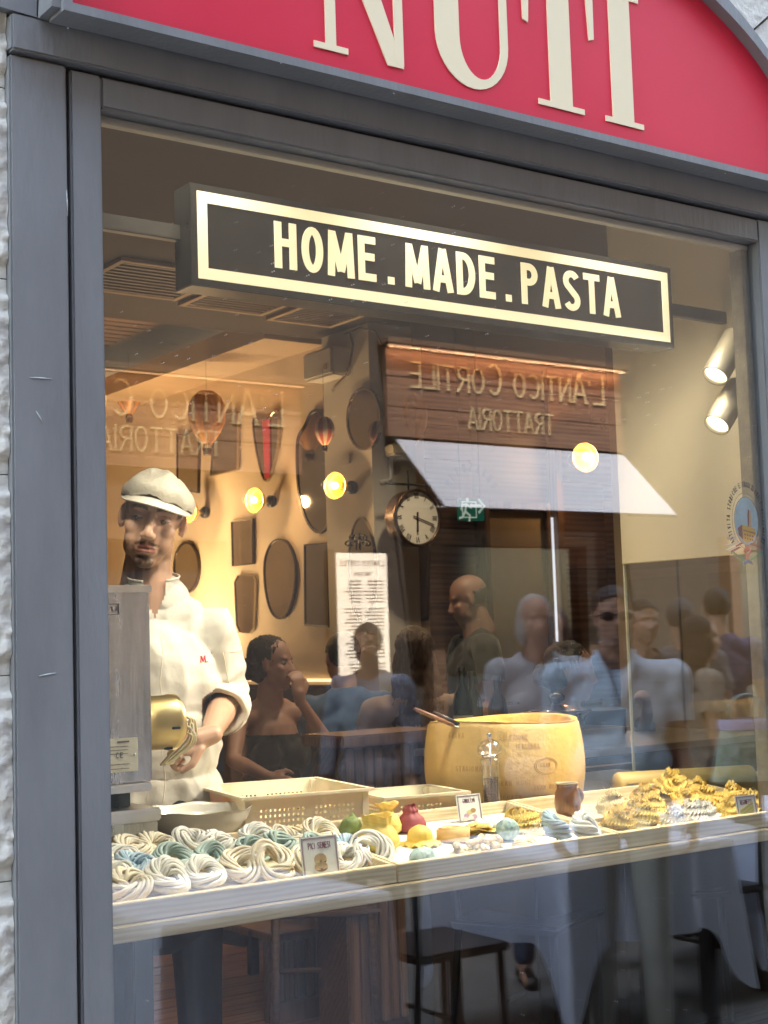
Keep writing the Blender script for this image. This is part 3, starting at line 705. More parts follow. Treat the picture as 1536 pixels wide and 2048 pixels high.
mirror('largest keyhole shaped mirror in the middle of the wall', [(610, 855), (622, 830), (637, 823), (655, 832), (666, 856), (675, 872), (678, 920), (674, 985), (662, 1035), (640, 1062), (618, 1045), (602, 1000), (596, 940), (597, 880)], sm=4, m=mir2, fm=fr_b, fw=.014)
mirror('oval mirror with a thin pale frame on the pale pier', ovalpx(728, 838, 32, 59), x=4.165, fm=fr_s, fw=.010)
mirror('small rectangular mirror with dark side reflecting a lamp', [(464, 1045), (505, 1039), (506, 1126), (466, 1131)], fm=fr_b, fw=.008)
mirror('small oval mirror just behind the cook', ovalpx(373, 1135, 24, 48), fm=fr_b, fw=.010)
mirror('tapered mirror with clipped corners above the diners', [(477, 1152), (506, 1153), (511, 1162), (507, 1255), (500, 1265), (480, 1263), (474, 1250), (470, 1165)], fm=fr_s, fw=.006)
mirror('tall oval mirror leaning above the diners', [(560, 1080), (578, 1092), (590, 1130), (588, 1180), (576, 1222), (560, 1236), (543, 1222), (532, 1180), (530, 1125), (542, 1090)], sm=3, fm=fr_b, fw=.008)
t, P = mirror('tall dark rectangular mirror with a shiny black side rail', [(610, 1092), (655, 1088), (657, 1252), (611, 1248)], m=mir2, fm=fr_b, fw=.010)
mirror('pointed spear shaped mirror below the pier sconce', [(722, 1036), (738, 1060), (749, 1120), (747, 1180), (735, 1225), (723, 1240), (710, 1222), (700, 1175), (698, 1120), (706, 1060)], x=4.165, sm=3, m=mat('pale_mirror', (.5, .52, .52), .06, 1), fm=fr_s, fw=.008)
# iron scroll above the spear mirror
sc = thing('iron_scroll', 'black wrought iron double scroll bracket on the pale pier', 'wall ornament')
def scroll(cx, cy, sx, sy):
    pts = []
    for i in range(30):
        t = i/29; a = 1.7*pi*t+.2; r = 1-t*.75; pts.append(at(cx+sx*r*cos(a), cy+sy*r*sin(a), x=4.155))
    return pts
for cx, cy, sx, sy in ((704, 1074, 8, 9), (722, 1074, -8, 9), (697, 1088, 10, -8), (728, 1088, -10, -8)): MB().tube(scroll(cx, cy, sx, sy), .005, 6).build('scroll', blackm, sc)
MB().tube([at(713, 1066, x=4.155), at(713, 1100, x=4.155)], .006, 6).build('stem', blackm, sc)
cbl = thing('wall_cable', 'brown cable drooping from the ceiling to the white unit beside the pier', 'cable')
MB().tube([at(a, b, x=4.165) for a, b in ((700, 665), (706, 690), (700, 730), (690, 752), (672, 770), (664, 782))], .006, 6).build('cable', mat('cable_brown', (.10, .06, .04), .5), cbl)
MB().tube([at(a, b, x=4.165) for a, b in ((690, 668), (720, 655), (750, 662), (764, 690))], .004, 6).build('cable', _m['cable_brown'], cbl)
# white unit on the wall, socket, camera dome
un = thing('wall_unit', 'white square ventilation unit high on the side wall', 'ventilation unit')
a = at(606, 765, x=4.07); b = at(662, 690, x=4.07)
MB().bbox((4.07, b.y, a.z), (4.245, a.y, b.z), .012).build('casing', mat('unit_white', (.55, .52, .47), .5), un)
MB().box((4.067, b.y+.04, a.z+.03), (4.0695, b.y+.07, a.z+.06)).build('badge', chrome, un)
so_ = thing('wall_socket', 'small square switch plate on the pale pier', 'switch'); a = at(685, 930, x=4.175); b = at(700, 908, x=4.175)
MB().bbox((4.168, b.y, a.z), (4.179, a.y, b.z), .002).build('plate', mat('unit_white'), so_) if False else MB().bbox((4.168, b.y, a.z), (4.179, a.y, b.z), .002).build('plate', _m['unit_white'], so_)
MB().bbox((4.163, b.y+.02, a.z+.02), (4.1675, a.y-.02, b.z-.02), .001).build('rocker', _m['unit_white'], so_)
dc = thing('dome_camera', 'white dome security camera on the far brown cupboard', 'security camera'); c = at(312, 811, y=6.30)
MB().ell(c, (.05, .04, .05)).build('housing', mat('cam_white', (.7, .68, .62), .35), dc); MB().ell(c+Vector((.012, -.026, 0)), (.028, .022, .028)).build('lens', blackm, dc)
# hanging toy balloons
bal1 = mat('balloon_tan', (.34, .19, .10), .6, var=.1); bal2 = mat('balloon_orange', (.55, .26, .08), .6); balw = mat('balloon_cream', (.66, .50, .36), .6); balr = mat('balloon_red', (.45, .08, .05), .6)
def balloon(label, c, H, ms):
    t = thing('model_balloon', label, 'model hot air balloon', c, .3, 'hanging model balloons')
    R = H*.275
    prof = [(0, .5), (.4, .48), (.75, .40), (.96, .26), (1, .12), (.93, -.02), (.70, -.16), (.42, -.27), (.24, -.33), (.2, -.335)]
    G = 12
    for g in range(G):
        mb = MB(); vs = []; fs = []; n = 4
        for i, (r, z) in enumerate(prof):
            for k in range(n+1):
                q = 2*pi*(g+k/n)/G; rr = r*R*(1+.05*sin(pi*k/n)); vs.append((rr*cos(q), rr*sin(q), z*H))
        for i in range(len(prof)-1):
            for k in range(n): fs.append((i*(n+1)+k, i*(n+1)+k+1, (i+1)*(n+1)+k+1, (i+1)*(n+1)+k))
        mb.add(vs, fs, True); mb.build('gore', ms[g % len(ms)], t)
    bk = MB(); bk.lathe([(R*.24, -.5*H), (R*.30, -.40*H), (R*.27, -.40*H), (R*.21, -.5*H)], 12, caps=False); bk.lathe([(0, -.497*H), (R*.23, -.497*H)], 12); bk.build('basket', mat('wicker', (.10, .06, .035), .8, bump=.4, bs=200), t)
    for g in range(6):
        q = 2*pi*g/6; MB().tube([(R*.2*cos(q), R*.2*sin(q), -.335*H), (R*.27*cos(q), R*.27*sin(q), -.40*H)], .002, 5).build('rope', blackm, t)
    MB().tube([(0, 0, .5*H), (0, 0, .5*H+.25)], .001, 4).build('thread', blackm, t)
balloon('large tan and orange model balloon over the cook', at(414, 845, x=3.9), .36, [bal1, bal1, bal2, bal1])
balloon('faint brown model balloon at the far left', at(258, 798, y=5.8), .30, [bal1, bal2])
balloon('small red and cream striped model balloon before the keyhole mirror', at(649, 868, x=4.0), .175, [balr, balw])
balloon('orange and white model balloon beside the clock', at(818, 850, y=3.3), .34, [bal2, balw, bal2])
# clock
cc = at(831, 1036, y=3.06)
ck = thing('station_clock', 'round bracket clock with Roman numerals in a dark brass case', 'clock', cc)
def YM(): return Matrix.Rotation(rad(90), 4, 'X')
R_ = .135
MB().lathe([(0, -.07), (R_*1.0, -.07), (R_*1.02, -.06), (R_*1.02, 0), (R_*1.05, .004), (R_*1.05, .022), (R_*.98, .030), (R_*.95, .014)], 48, YM()).build('case', mat('clock_brass', (.09, .05, .03), .35, .7), ck)
MB().lathe([(0, .012), (R_*.955, .012)], 48, YM()).build('dial', mat('dial', (.88, .85, .78), .5, var=.04), ck)
inkb = mat('clock_ink', (.02, .018, .015), .5)
ROM = ['XII', 'I', 'II', 'III', 'IIII', 'V', 'VI', 'VII', 'VIII', 'IX', 'X', 'XI']
for i, rn in enumerate(ROM):
    a = pi/2-2*pi*i/12; w = {'I': .26, 'V': .5, 'X': .5}; tot = sum(w[c]+.1 for c in rn)-.1; mb = MB(); x = -tot/2
    f = (lambda a: lambda u, v, d: Vector(((R_*.70+v)*cos(a)+u*cos(a-pi/2), d-.0125, (R_*.70+v)*sin(a)+u*sin(a-pi/2))))(a); h = R_*.2
    for c in rn:
        if c == 'I': stroke(mb, [((x+.13)*h*.8, 0), ((x+.13)*h*.8, h)], h*.12, f, -.001, 0)
        if c == 'V': stroke(mb, [(x*h*.8, h), ((x+.25)*h*.8, 0)], h*.16, f, -.001, 0); stroke(mb, [((x+.5)*h*.8, h), ((x+.25)*h*.8, 0)], h*.07, f, -.0013, 0)
        if c == 'X': stroke(mb, [(x*h*.8, h), ((x+.5)*h*.8, 0)], h*.16, f, -.001, 0); stroke(mb, [((x+.5)*h*.8, h), (x*h*.8, 0)], h*.07, f, -.0013, 0)
        x += w[c]+.1
    mb.build('numeral', inkb, ck)
for a, L, w_, nm in ((rad(-18), R_*.78, .005, 'minute_hand'), (rad(-92), R_*.52, .009, 'hour_hand')):
    mb = MB(); stroke(mb, [(-R_*.2*cos(a), -R_*.2*sin(a)), (L*cos(a), L*sin(a))], w_, lambda u, v, d: Vector((u, d-.017, v)), -.001 if nm[0] == 'm' else -.003, .001); mb.build(nm, inkb, ck)
MB().tube([(.14, .05, .17), (-.05, .05, .17), (-.14, .05, .17)], .006, 6).build('bracket', blackm, ck); MB().tube([(0, .05, .14), (0, .05, .24)], .005, 6).build('finial', blackm, ck)
# dark framed board below the clock, exit sign
t = thing('wall_board', 'tall black glossy panel on the wall under the clock', 'panel'); P = pxXZ([(785, 1068), (858, 1066), (856, 1238), (787, 1238)], 3.60)
MB().prism(P, XZ(3.60), 0, .015).build('glass', mat('black_glass', (.015, .014, .014), .15), t); MB().ring(grow(P, .012), P, XZ(3.60), -.006, .018).build('frame', blackm, t)
ex = thing('exit_sign', 'green emergency exit sign with running figure and arrow hanging over the room', 'exit sign')
P = pxXZ([(919, 997), (968, 1000), (968, 1042), (919, 1040)], 3.1); x0 = P[0][0]; x1 = P[1][0]; zt = P[0][1]; zb = P[3][1]; ww = x1-x0
MB().bbox((x0, 3.1, zb), (x1, 3.125, zt), .002).build('body', mat('exit_green', (.01, .16, .11), .35, emit=(.02, .30, .2), es=.12), ex)
wm = mat('exit_white', (.7, .8, .75), .5, emit=(.7, .9, .8), es=.3); f = XZ(3.0995)
mb = MB(); c = (x0+ww*.72, (zt+zb)/2+.02); stroke(mb, [(c[0]-.05, c[1]), (c[0]+.03, c[1])], .016, f, -.001, 0); stroke(mb, [(c[0]+.005, c[1]+.035), (c[0]+.045, c[1]), (c[0]+.005, c[1]-.035)], .014, f, -.0014, 0); mb.build('arrow', wm, ex)
mb = MB(); c = (x0+ww*.27, (zt+zb)/2); 
for k, pts in enumerate([[(0, .03), (-.01, -.01)], [(-.01, -.01), (.02, -.03), (.015, -.06)], [(-.01, -.01), (-.03, -.04), (-.05, -.045)], [(0, .025), (.03, .01), (.035, .03)], [(0, .025), (-.03, .02), (-.035, -.005)]]): stroke(mb, [(c[0]+a, c[1]+b) for a, b in pts], .012, f, -.001-.0003*k, 0)
mb.prism([(c[0]+.006+.011*cos(a*pi/6), c[1]+.05+.011*sin(a*pi/6)) for a in range(12)], f, -.001, 0); mb.build('running_figure', wm, ex)
mb = MB(); mb.ring([(c[0]-.03+.0, zb+.012), (c[0]+.065, zb+.012), (c[0]+.065, zt-.012), (c[0]-.03, zt-.012)], [(c[0]-.024, zb+.018), (c[0]+.059, zb+.018), (c[0]+.059, zt-.018), (c[0]-.024, zt-.018)], f, -.0006, 0); mb.build('doorway', wm, ex)
for q in (.1, .9): MB().tube([(x0+ww*q, 3.112, zt), (x0+ww*q, 3.112, 3.0)], .0015, 5).build('wire', blackm, ex)
# shelf of a projector / camera under balloon
pj_ = thing('wall_camera', 'small white wall camera on a bracket at the edge of the pale pier', 'security camera'); c = at(792, 900, y=3.18)
MB().bbox((c.x-.04, 3.14, c.z-.03), (c.x+.03, 3.24, c.z+.03), .01).build('body', _m['cam_white'], pj_); MB().tube([c+Vector((0, .05, 0)), c+Vector((0, .05, -.14)), c+Vector((-.06, .06, -.16))], .012).build('bracket', _m['cam_white'], pj_)

# window decal
dk = thing('window_decal', 'round printed decal with a tower, lily and arched lettering on the glass at the right', 'sticker')
D = XZ(.0045)
def dpx(a, b): p = at(a, b, y=.0045); return (p.x, p.z)
MB().prism([dpx(1438, 970), dpx(1535, 970), dpx(1536, 1148), dpx(1440, 1146)], D, .0002, .0006).build('film', pane_mat('film', .01, .05), dk)
e0 = dpx(1493, 1042); 
def el(rx, rz, n=36): return [(e0[0]+rx*cos(2*pi*i/n), e0[1]+rz*sin(2*pi*i/n)) for i in range(n)]
dk_w = mat('decal_white', (.75, .76, .72), .5); 
MB().prism(el(.047, .066), D, .0006, .0009).build('sky_oval', mat('decal_blue', (.50, .72, .82), .5, var=.2, vs=20), dk)
for r1, r2 in ((.056, .0575), (.0475, .049)): MB().ring(el(r2, r2*1.35), el(r1, r1*1.35), D, .0004, .0008).build('ring', mat('decal_grey', (.25, .25, .22), .5), dk)
def dp(pts, name, m, k=0): MB().prism([dpx(a, b) for a, b in pts][::-1], D, -.0002-.0001*k, .0004).build(name, m, dk)
ye = mat('decal_yellow', (.75, .45, .04), .5); br = mat('decal_maroon', (.22, .05, .05), .5)
dp([(1484, 1049), (1510, 1058), (1511, 1068), (1504, 1082), (1494, 1086), (1486, 1079)], 'palace', ye); dp([(1476, 1056), (1484, 1049), (1486, 1079), (1478, 1070)], 'palace_side', br)
dp([(1486, 1059), (1511, 1066), (1511, 1068), (1486, 1061)], 'cornice', br, 1); dp([(1496, 1053), (1502, 1055), (1502, 1038), (1501, 1022), (1496, 1019), (1495, 1032)], 'tower', mat('decal_tan', (.62, .38, .18), .5))
dp([(1495, 1032), (1496, 1019), (1498, 1020), (1498, 1053), (1496, 1053)], 'tower_side', br, 1)
for i in range(4):
    for j in range(2): dp([(1489+5*i, 1067+7*j+i*1.4), (1491.5+5*i, 1068+7*j+i*1.4), (1491.5+5*i, 1071+7*j+i*1.4), (1489+5*i, 1070+7*j+i*1.4)], 'window', br, 2)
for pts in ([(1483, 1085), (1471, 1091), (1473, 1094), (1486, 1087)], [(1478, 1093), (1461, 1102), (1463, 1106), (1482, 1095)], [(1502, 1086), (1526, 1094), (1525, 1098), (1500, 1089)]): dp(pts, 'tool_handle', br)
for pts in ([(1478, 1083), (1452, 1090), (1453, 1093), (1480, 1086)], [(1471, 1092), (1452, 1100), (1455, 1102), (1473, 1095)], [(1453, 1074), (1472, 1073), (1474, 1079), (1456, 1080)]): dp(pts, 'tool_blade', mat('decal_pale', (.55, .55, .5), .5))
rl = mat('decal_red', (.75, .12, .12), .5)
dp([(1495, 1088), (1498, 1096), (1495, 1106), (1492, 1096)], 'lily', rl); dp([(1488, 1098), (1492, 1104), (1494, 1110), (1489, 1108)], 'lily', rl); dp([(1502, 1098), (1498, 1104), (1496, 1110), (1501, 1108)], 'lily', rl); dp([(1493, 1108), (1497, 1108), (1498, 1117), (1495, 1120), (1492, 1117)], 'lily', rl)
gr = mat('decal_green', (.03, .20, .09), .5)
for k in range(7):
    for sgn in (1, -1):
        cx = 1490-3.8*k; cy = 1121-2.6*k
        dp([(cx, cy), (cx-2, cy-3*sgn-1), (cx-5, cy-4*sgn), (cx-4, cy-1*sgn)][::sgn], 'leaf', gr); cx = 1500+3.8*k
        dp([(cx, cy), (cx+2, cy-3*sgn-1), (cx+5, cy-4*sgn), (cx+4, cy-1*sgn)][::-sgn], 'leaf', gr)
dp([(1487, 1124), (1495, 1118), (1503, 1124), (1509, 1130), (1496, 1126), (1486, 1131)], 'ribbon', mat('decal_purple', (.10, .07, .30), .5))
TX = 'ATTIVITA STORICHE E TRADIZIONALI FIORENTINE'
for i, c_ in enumerate(TX):
    if c_ == ' ': continue
    a = rad(215-250*i/(len(TX)-1)); mb = MB(); ca, sa = cos(a), sin(a)
    f = (lambda ca, sa: lambda u, v, d: Vector((e0[0]+(.066+v)*ca+u*sa, .0045+d, e0[1]+(.092+v*1.15)*sa-u*ca)))(ca, sa)
    letter(mb, c_, -.0032, 0, .0130, f, -.0002, .0003, .5, .19); mb.build('letter', mat('decal_ink', (.03, .03, .025), .5), dk)
# ------------------------------------------------------------------ counter
ct = thing('window_counter', 'pale pine shelf and worktop running behind the shop window', 'counter')
MB().bbox((xi-.005, .012, .847), (3.30, .45, .880), .003).build('shelf_board', pine, ct)
MB().bbox((xi-.3, .455, .86), (3.30, 1.00, .925), .004).build('worktop', mat('worktop_stone', (.40, .34, .26), .45, var=.15, vs=8), ct)
MB().bbox((3.32, .46, .86), (4.2, 1.00, .90), .004).build('side_worktop', steel_l, ct)
for x in (1.5, 2.3, 3.05): MB().bbox((x, .48, 0), (x+.05, .53, .858), .003).build('leg', blackm, ct)
# trays
def tray(label, x0, x1, y0=.018, y1=.44, h=.038):
    z = .883; t = thing('pine_tray', label, 'tray', (0, 0, 0), 0, 'pine display trays'); sh = lambda v: Vector((v.x, v.y, v.z+TS*(v.y-.02)))
    def bx(a, b, nm):
        mb = MB(); mb.bbox(a, b, .0015); mb.v = [tuple(sh(Vector(v))) for v in mb.v]; return mb.build(nm, pine, t)
    bx((x0, y0, z-.001), (x1, y0+.014, z+h), 'front_rail'); bx((x0, y1-.014, z-.001), (x1, y1, z+h), 'back_rail')
    bx((x0, y0+.015, z-.001), (x0+.012, y1-.015, z+h), 'side_rail'); bx((x1-.012, y0+.015, z-.001), (x1, y1-.015, z+h), 'side_rail')
    bx((x0+.013, y0+.015, z), (x1-.013, y1-.015, z+.008), 'base'); return t
tray('left pine tray filled with rows of pici nests', 1.222, 1.905)
tray('middle pine tray with mixed pasta shapes on a white cloth', 1.909, 2.580)
tray('right pine tray heaped with ruffled yellow ribbons', 2.584, 3.29)
flour = mat('floured_cloth', (.80, .77, .68), .9, var=.04, vs=12, bump=.1, bs=70)
mb = MB(); mb.box((1.925, .035, .8915), (2.564, .424, .893)); mb.v = [(x, y, z+TS*(y-.02)) for x, y, z in mb.v]; one('tray_cloth', mb, flour, 'white floured cloth lining the middle tray', 'cloth')
# dough
dcream = mat('dough_cream', (.80, .72, .55), .75, var=.06, vs=30, sss=.1)
dwhite = mat('dough_white', (.82, .79, .70), .8, var=.05, vs=30, sss=.1)
dgreen = mat('dough_sage', (.42, .52, .46), .8, var=.1, vs=40, sss=.05)
dblue = mat('dough_blue', (.46, .60, .68), .8, var=.1, vs=40, sss=.05)
dyel = mat('dough_yellow', (.82, .60, .13), .6, var=.08, vs=25, sss=.1)
dyel2 = mat('dough_egg', (.88, .64, .17), .6, var=.12, vs=25, sss=.1)
dpale = mat('dough_pale_egg', (.80, .66, .36), .75, var=.08, vs=30, sss=.1)
dpur = mat('dough_beet', (.34, .07, .08), .65, var=.12, vs=20)
dgrn = mat('dough_spinach', (.20, .27, .07), .65, var=.2, vs=20)
dspk = mat('dough_speckled', (.62, .72, .66), .7, vs=60, col2=(.12, .27, .25))
rnd = random.Random(21)
def skein(c, m, label, R=.046, n=12, r=.0046, group='pici nests in the left tray', name='pasta_nest', cat='pasta', tall=1., ang=None, asp=.55, twist=1, tilt=0, op=3.3, loose=0.):
    mb = MB(); a0 = rnd.uniform(0, pi) if ang is None else ang; ph = rnd.uniform(0, 6); rb = r*op; a = R-rb*.9; b = R*asp
    for k in range(n):
        rho = rb*(.30 if k < 3 else rnd.uniform(.78, 1.)); th = 2*pi*k/(3 if k < 3 else n-3)+rnd.uniform(-.2, .2); N = 40; pts = []; e1 = rnd.uniform(.94-loose*.3, 1.06+loose*.15); e2 = rnd.uniform(.88-loose*.5, 1.12+loose*.2); dx = rnd.gauss(0, .004*loose*3)
        for i in range(N):
            q = 2*pi*i/N; t = th+twist*q+.5*sin(q+ph); w = rho*(1+.18*sin(2*q+k)); nx, ny = b*cos(q), a*sin(q); L = math.hypot(nx, ny); nx /= L; ny /= L
            x = dx+a*e1*cos(q)+nx*w*cos(t); y = b*e2*sin(q)+ny*w*cos(t); z = rb+r+w*sin(t)*.9+(.010+.008*sin(q+ph))*(tall-1)*1.6+.005*sin(q*2+ph)
            x2 = x*cos(a0)-y*sin(a0); y2 = x*sin(a0)+y*cos(a0); pts.append((x2+.0015*noise.noise(Vector((x*50, y*50, k))), y2, max(z, r)+TS*y2))
        mb.tube(pts, r*rnd.uniform(.93, 1.07), 7, closed=True)
    o = mb.build(name, m, None, True); o.location = c; o.scale = (1, 1, tall**.5); o.rotation_euler = (rad(tilt), 0, 0); o.location.z += R*asp*sin(rad(tilt))*.8; return setp(o, label, cat, group)
names = {'c': ('cream', dcream), 'w': ('floury white', dwhite), 'g': ('sage green', dgreen), 'b': ('pale blue', dblue)}
front = [(256, 1797, 'c'), (330, 1782, 'w'), (406, 1772, 'w'), (478, 1757, 'c'), (540, 1752, 'c'), (615, 1742, 'c'), (690, 1738, 'w'), (738, 1730, 'w')]
mid = [(225, 1768, 'w'), (268, 1752, 'b'), (345, 1742, 'g'), (418, 1733, 'g'), (500, 1722, 'g'), (560, 1712, 'g'), (640, 1712, 'g'), (700, 1712, 'b')]
back = [(232, 1735, 'w'), (262, 1722, 'c'), (310, 1712, 'c'), (382, 1706, 'w'), (440, 1704, 'w'), (510, 1700, 'w'), (575, 1694, 'c'), (640, 1690, 'c')]
ordn = ['first', 'second', 'third', 'fourth', 'fifth', 'sixth', 'seventh', 'eighth']
for row, nm in ((front, 'front'), (mid, 'middle'), (back, 'back')):
    for i, (a, b, c_) in enumerate(row):
        p = ont(a, b)
        skein(p, names[c_][1], '%s pici nest, %s from the left in the %s row of the left tray' % (names[c_][0], ordn[i], nm), R=.046 if nm == 'front' else .043, n=rnd.choice([13, 14, 16]), ang=rnd.uniform(-.9, 1.2), tall=1.05, asp=rnd.uniform(.50, .82), tilt=rnd.uniform(18, 42) if nm == 'front' else rnd.uniform(12, 26), op=rnd.uniform(3.4, 4.3), r=rnd.uniform(.0034, .0040), twist=rnd.choice([1, 1, -1, 2]), loose=rnd.uniform(.0, .35))
skein(ont(1103, 1692), dblue, 'pale blue spaghetti nest standing upright at the right of the middle tray', R=.040, n=15, r=.0040, group=None, tall=1.9, ang=.15, asp=.6, tilt=25)
skein(ont(1165, 1686), dwhite, 'floury white spaghetti nest in the right corner of the middle tray', R=.040, n=14, r=.004, group=None, tall=1.6, ang=-.3, asp=.6, tilt=25)
skein(ont(1052, 1706), dpale, 'pale green twisted pasta nest between the speckled ball and the blue nest', R=.034, n=11, r=.0038, group=None, tall=1.0, ang=.2)
# ruffled ribbons
def ruffle(c, m, label, R=.05, n=10, w=.0050, tall=1, ang=None, group='ruffled ribbon nests in the right tray', asp=.6):
    mb = MB(); a0 = rnd.uniform(-.7, .7) if ang is None else ang; ph = rnd.uniform(0, 6)
    for k in range(n):
        m5 = n if n < 6 else 5; f_ = .30+.70*(k % m5)/(m5-1); lv = k//m5; N = 220; cols = []; rx = R*f_*rnd.uniform(.95, 1.04)*(1-.12*lv); ry = rx*asp*rnd.uniform(.9, 1.08); nw = max(9, int(30*f_)); lean = rnd.uniform(.6, 1.3)
        ox = rnd.uniform(-.009, .009); oy = rnd.uniform(-.007, .007); p2 = rnd.uniform(0, 6); rnd_a = rnd.uniform(.0042, .0056)
        for i in range(N):
            q = 2*pi*i/N; nx, ny = cos(q), sin(q); x = rx*nx+ox; y = ry*ny+oy; z = .006+lv*.011*tall+.006*(1-f_)*tall+.004*sin(2*q+ph)+.003*sin(q+k)
            for s_ in (-1, 0, 1):
                wv = rnd_a*sin(nw*q+p2+(1.2 if s_ > 0 else 0))*(s_ != 0); X = x+nx*(s_*w*sin(lean)); Y = y+ny*(s_*w*sin(lean)); Z = z-s_*w*cos(lean)+wv
                t2 = .0022*s_*cos(nw*q+p2); X -= ny*t2; Y += nx*t2
                cols.append((X*cos(a0)-Y*sin(a0), X*sin(a0)+Y*cos(a0), max(Z, .001)))
        fs = [(i*3+s_, ((i+1) % N)*3+s_, ((i+1) % N)*3+s_+1, i*3+s_+1) for i in range(N) for s_ in range(2)]
        mb.add(cols, fs, True)
    o = mb.build('ribbon_nest', m, None, True); tl = rnd.uniform(4, 18); o.rotation_euler = (rad(tl), rnd.uniform(-.08, .08), 0); o.location = c; o.location.z += R*asp*sin(rad(tl))*.75; return setp(o, label, 'pasta', group)
RN = [(1175, 1665, 0), (1225, 1678, 1), (1290, 1668, 1), (1350, 1660, 2), (1395, 1655, 2), (1190, 1640, 0), (1250, 1640, 0), (1310, 1635, 1), (1370, 1632, 1), (1430, 1640, 1), (1475, 1648, 1), (1520, 1640, 1), (1225, 1622, 0), (1290, 1615, 1), (1350, 1605, 1), (1410, 1608, 1), (1465, 1620, 1), (1330, 1590, 1), (1390, 1588, 1), (1440, 1592, 1), (1500, 1612, 1)]
RN += [(1255, 1690, 1), (1320, 1678, 0), (1275, 1650, 1), (1215, 1652, 1), (1450, 1662, 2)]
RN = [(max(a, 1245+(1675-b)*-.55), b, c) for a, b, c in RN]
cl_ = [('floury', dpale), ('golden', dyel2), ('white', dwhite)]
for i, (a, b, c_) in enumerate(RN):
    r_ = 0 if b > 1650 else 1 if b > 1628 else 2
    p = ont(a, b); p.x = min(max(p.x, 2.645), 3.20); p.y = min(max(p.y, .085), .39); p.z = .894+TS*(p.y-.02)+.012*(i % 3); 
    ruffle(p, cl_[c_][1], '%s ruffled ribbon nest, %s from the left in the %s row of the right tray' % (cl_[c_][0], (ordn+['ninth', 'tenth', 'eleventh', 'twelfth', 'last'])[sum(1 for q in RN[:i] if (0 if q[1] > 1650 else 1 if q[1] > 1628 else 2) == r_)], ['front', 'middle', 'rear'][r_]), R=.052, n=12, tall=1.3)
ruffle(ont(1040, 1662), dyel2, 'oval nest of golden ruffled ribbons at the back of the middle tray', R=.060, n=15, tall=1.4, ang=.1, group=None)
ruffle(ont(1075, 1668), dpale, 'floury ruffled ribbons in front of the golden oval nest', R=.045, n=5, tall=1.0, ang=.1, group=None)
ruffle(ont(905, 1690)+Vector((0, .0, .002)), dyel2, 'small curl of ruffled ribbon behind the fusilli', R=.001, n=2, group=None) if False else None
# shaped pasta of the middle tray
def soft(name, mbs, vox, m, label, loc, disp=None, cat='pasta', cut=None, it=3):
    o = melt(name, mbs, vox, m, it=it, disp=disp, cut=cut); o.location = loc; return setp(o, label, cat)
def crimp(v, n): return v+n*(.0018*noise.noise(v*70)+.0008*noise.noise(v*200))
def sack(loc, R, H, m, label, neck=.55, flare=.75, fold=m if False else None):
    t = thing('filled_pasta', label, 'pasta', loc)
    prof = [(0, 0), (.75, .0), (1, .12), (1.02, .3), (.86, .52), (neck, .72), (neck*1.02, .82), (flare, .97), (flare*1.05, 1.0), (flare*.93, .99), (neck*.85, .84), (neck*.5, .74), (0, .72)]
    def fn(u, v):
        i = v*(len(prof)-1); k = min(int(i), len(prof)-2); f_ = i-k; r = prof[k][0]*(1-f_)+prof[k+1][0]*f_; z = prof[k][1]*(1-f_)+prof[k+1][1]*f_
        q = 2*pi*u; w = max(0, z-.45)*.16; r *= 1+w*sin(9*q+z*4)+.04*sin(3*q+loc[0]*50); z += .05*max(0, z-.6)*sin(5*q+1)+.10*max(0, z-.6)*sin(2*q+1)
        return Vector((r*R*cos(q), r*R*sin(q), z*H))
    mb = MB(); grid(mb, fn, 56, 36, True, True); mb.build('body', m, t); 
    mb = MB(); pts = [(R*.42*(1-k/26*.6)*cos(k*.5), R*.42*(1-k/26*.6)*sin(k*.5), H*(.86+.02*sin(k*1.3))) for k in range(26)]; mb.tube(pts, R*.10, 6, flat=.5); mb.build('rolled_edge', m, t); return t
sack(ont(757, 1700), .052, .082, dyel, 'largest yellow pasta sack with an open folded neck in the middle tray', .62, .66)
sack(ont(775, 1668), .036, .075, dyel2, 'yellow pasta parcel standing behind the largest yellow sack', .45, .8)
t = sack(ont(822, 1664), .037, .066, dpur, 'dark red pasta parcel with a pinched crest', .5, .35)
def parcel(loc, R, m, label, m2=None):
    mb = MB(); mb.ell((0, 0, R*.8), (R, R*.9, R*.85)); mb.ell((R*.2, 0, R*1.5), (R*.35, R*.12, R*.5)); mb.ell((-R*.6, -R*.1, R*.5), (R*.6, R*.7, R*.3)); return soft('filled_pasta', mb, .0025, m, label, loc, crimp)
parcel(ont(712, 1672)+Vector((0, .02, 0)), .028, dgrn, 'dark green filled pasta beside the yellow sack')
mb = MB(); mb.ell((0, 0, .018), (.034, .028, .03)); mb.lathe([(0, .002), (.048, .0), (.052, .004), (.03, .010)], 30); 
o = soft('filled_pasta', mb, .0022, dyel, 'yellow hat shaped cappelletto with a crimped brim', ont(840, 1690), lambda v, n: v+n*(.001*noise.noise(v*80))+Vector((0, 0, .004*max(0, (math.hypot(v.x, v.y)-.034)/.02)*sin(12*math.atan2(v.y, v.x)))))
mb = MB(); mb.ell((0, 0, .016), (.042, .022, .02), Matrix.Rotation(.3, 3, 'Z')); mb.ell((0, -.004, .005), (.055, .032, .006), Matrix.Rotation(.3, 3, 'Z')); soft('filled_pasta', mb, .0022, dspk, 'green speckled half moon raviolo at the front of the middle tray', ont(845, 1726), crimp)
mb = MB(); mb.ell((0, 0, .028), (.029, .029, .028)); soft('pasta_ball', mb, .002, dspk, 'round blue green speckled pasta ball', ont(1016, 1682), crimp)
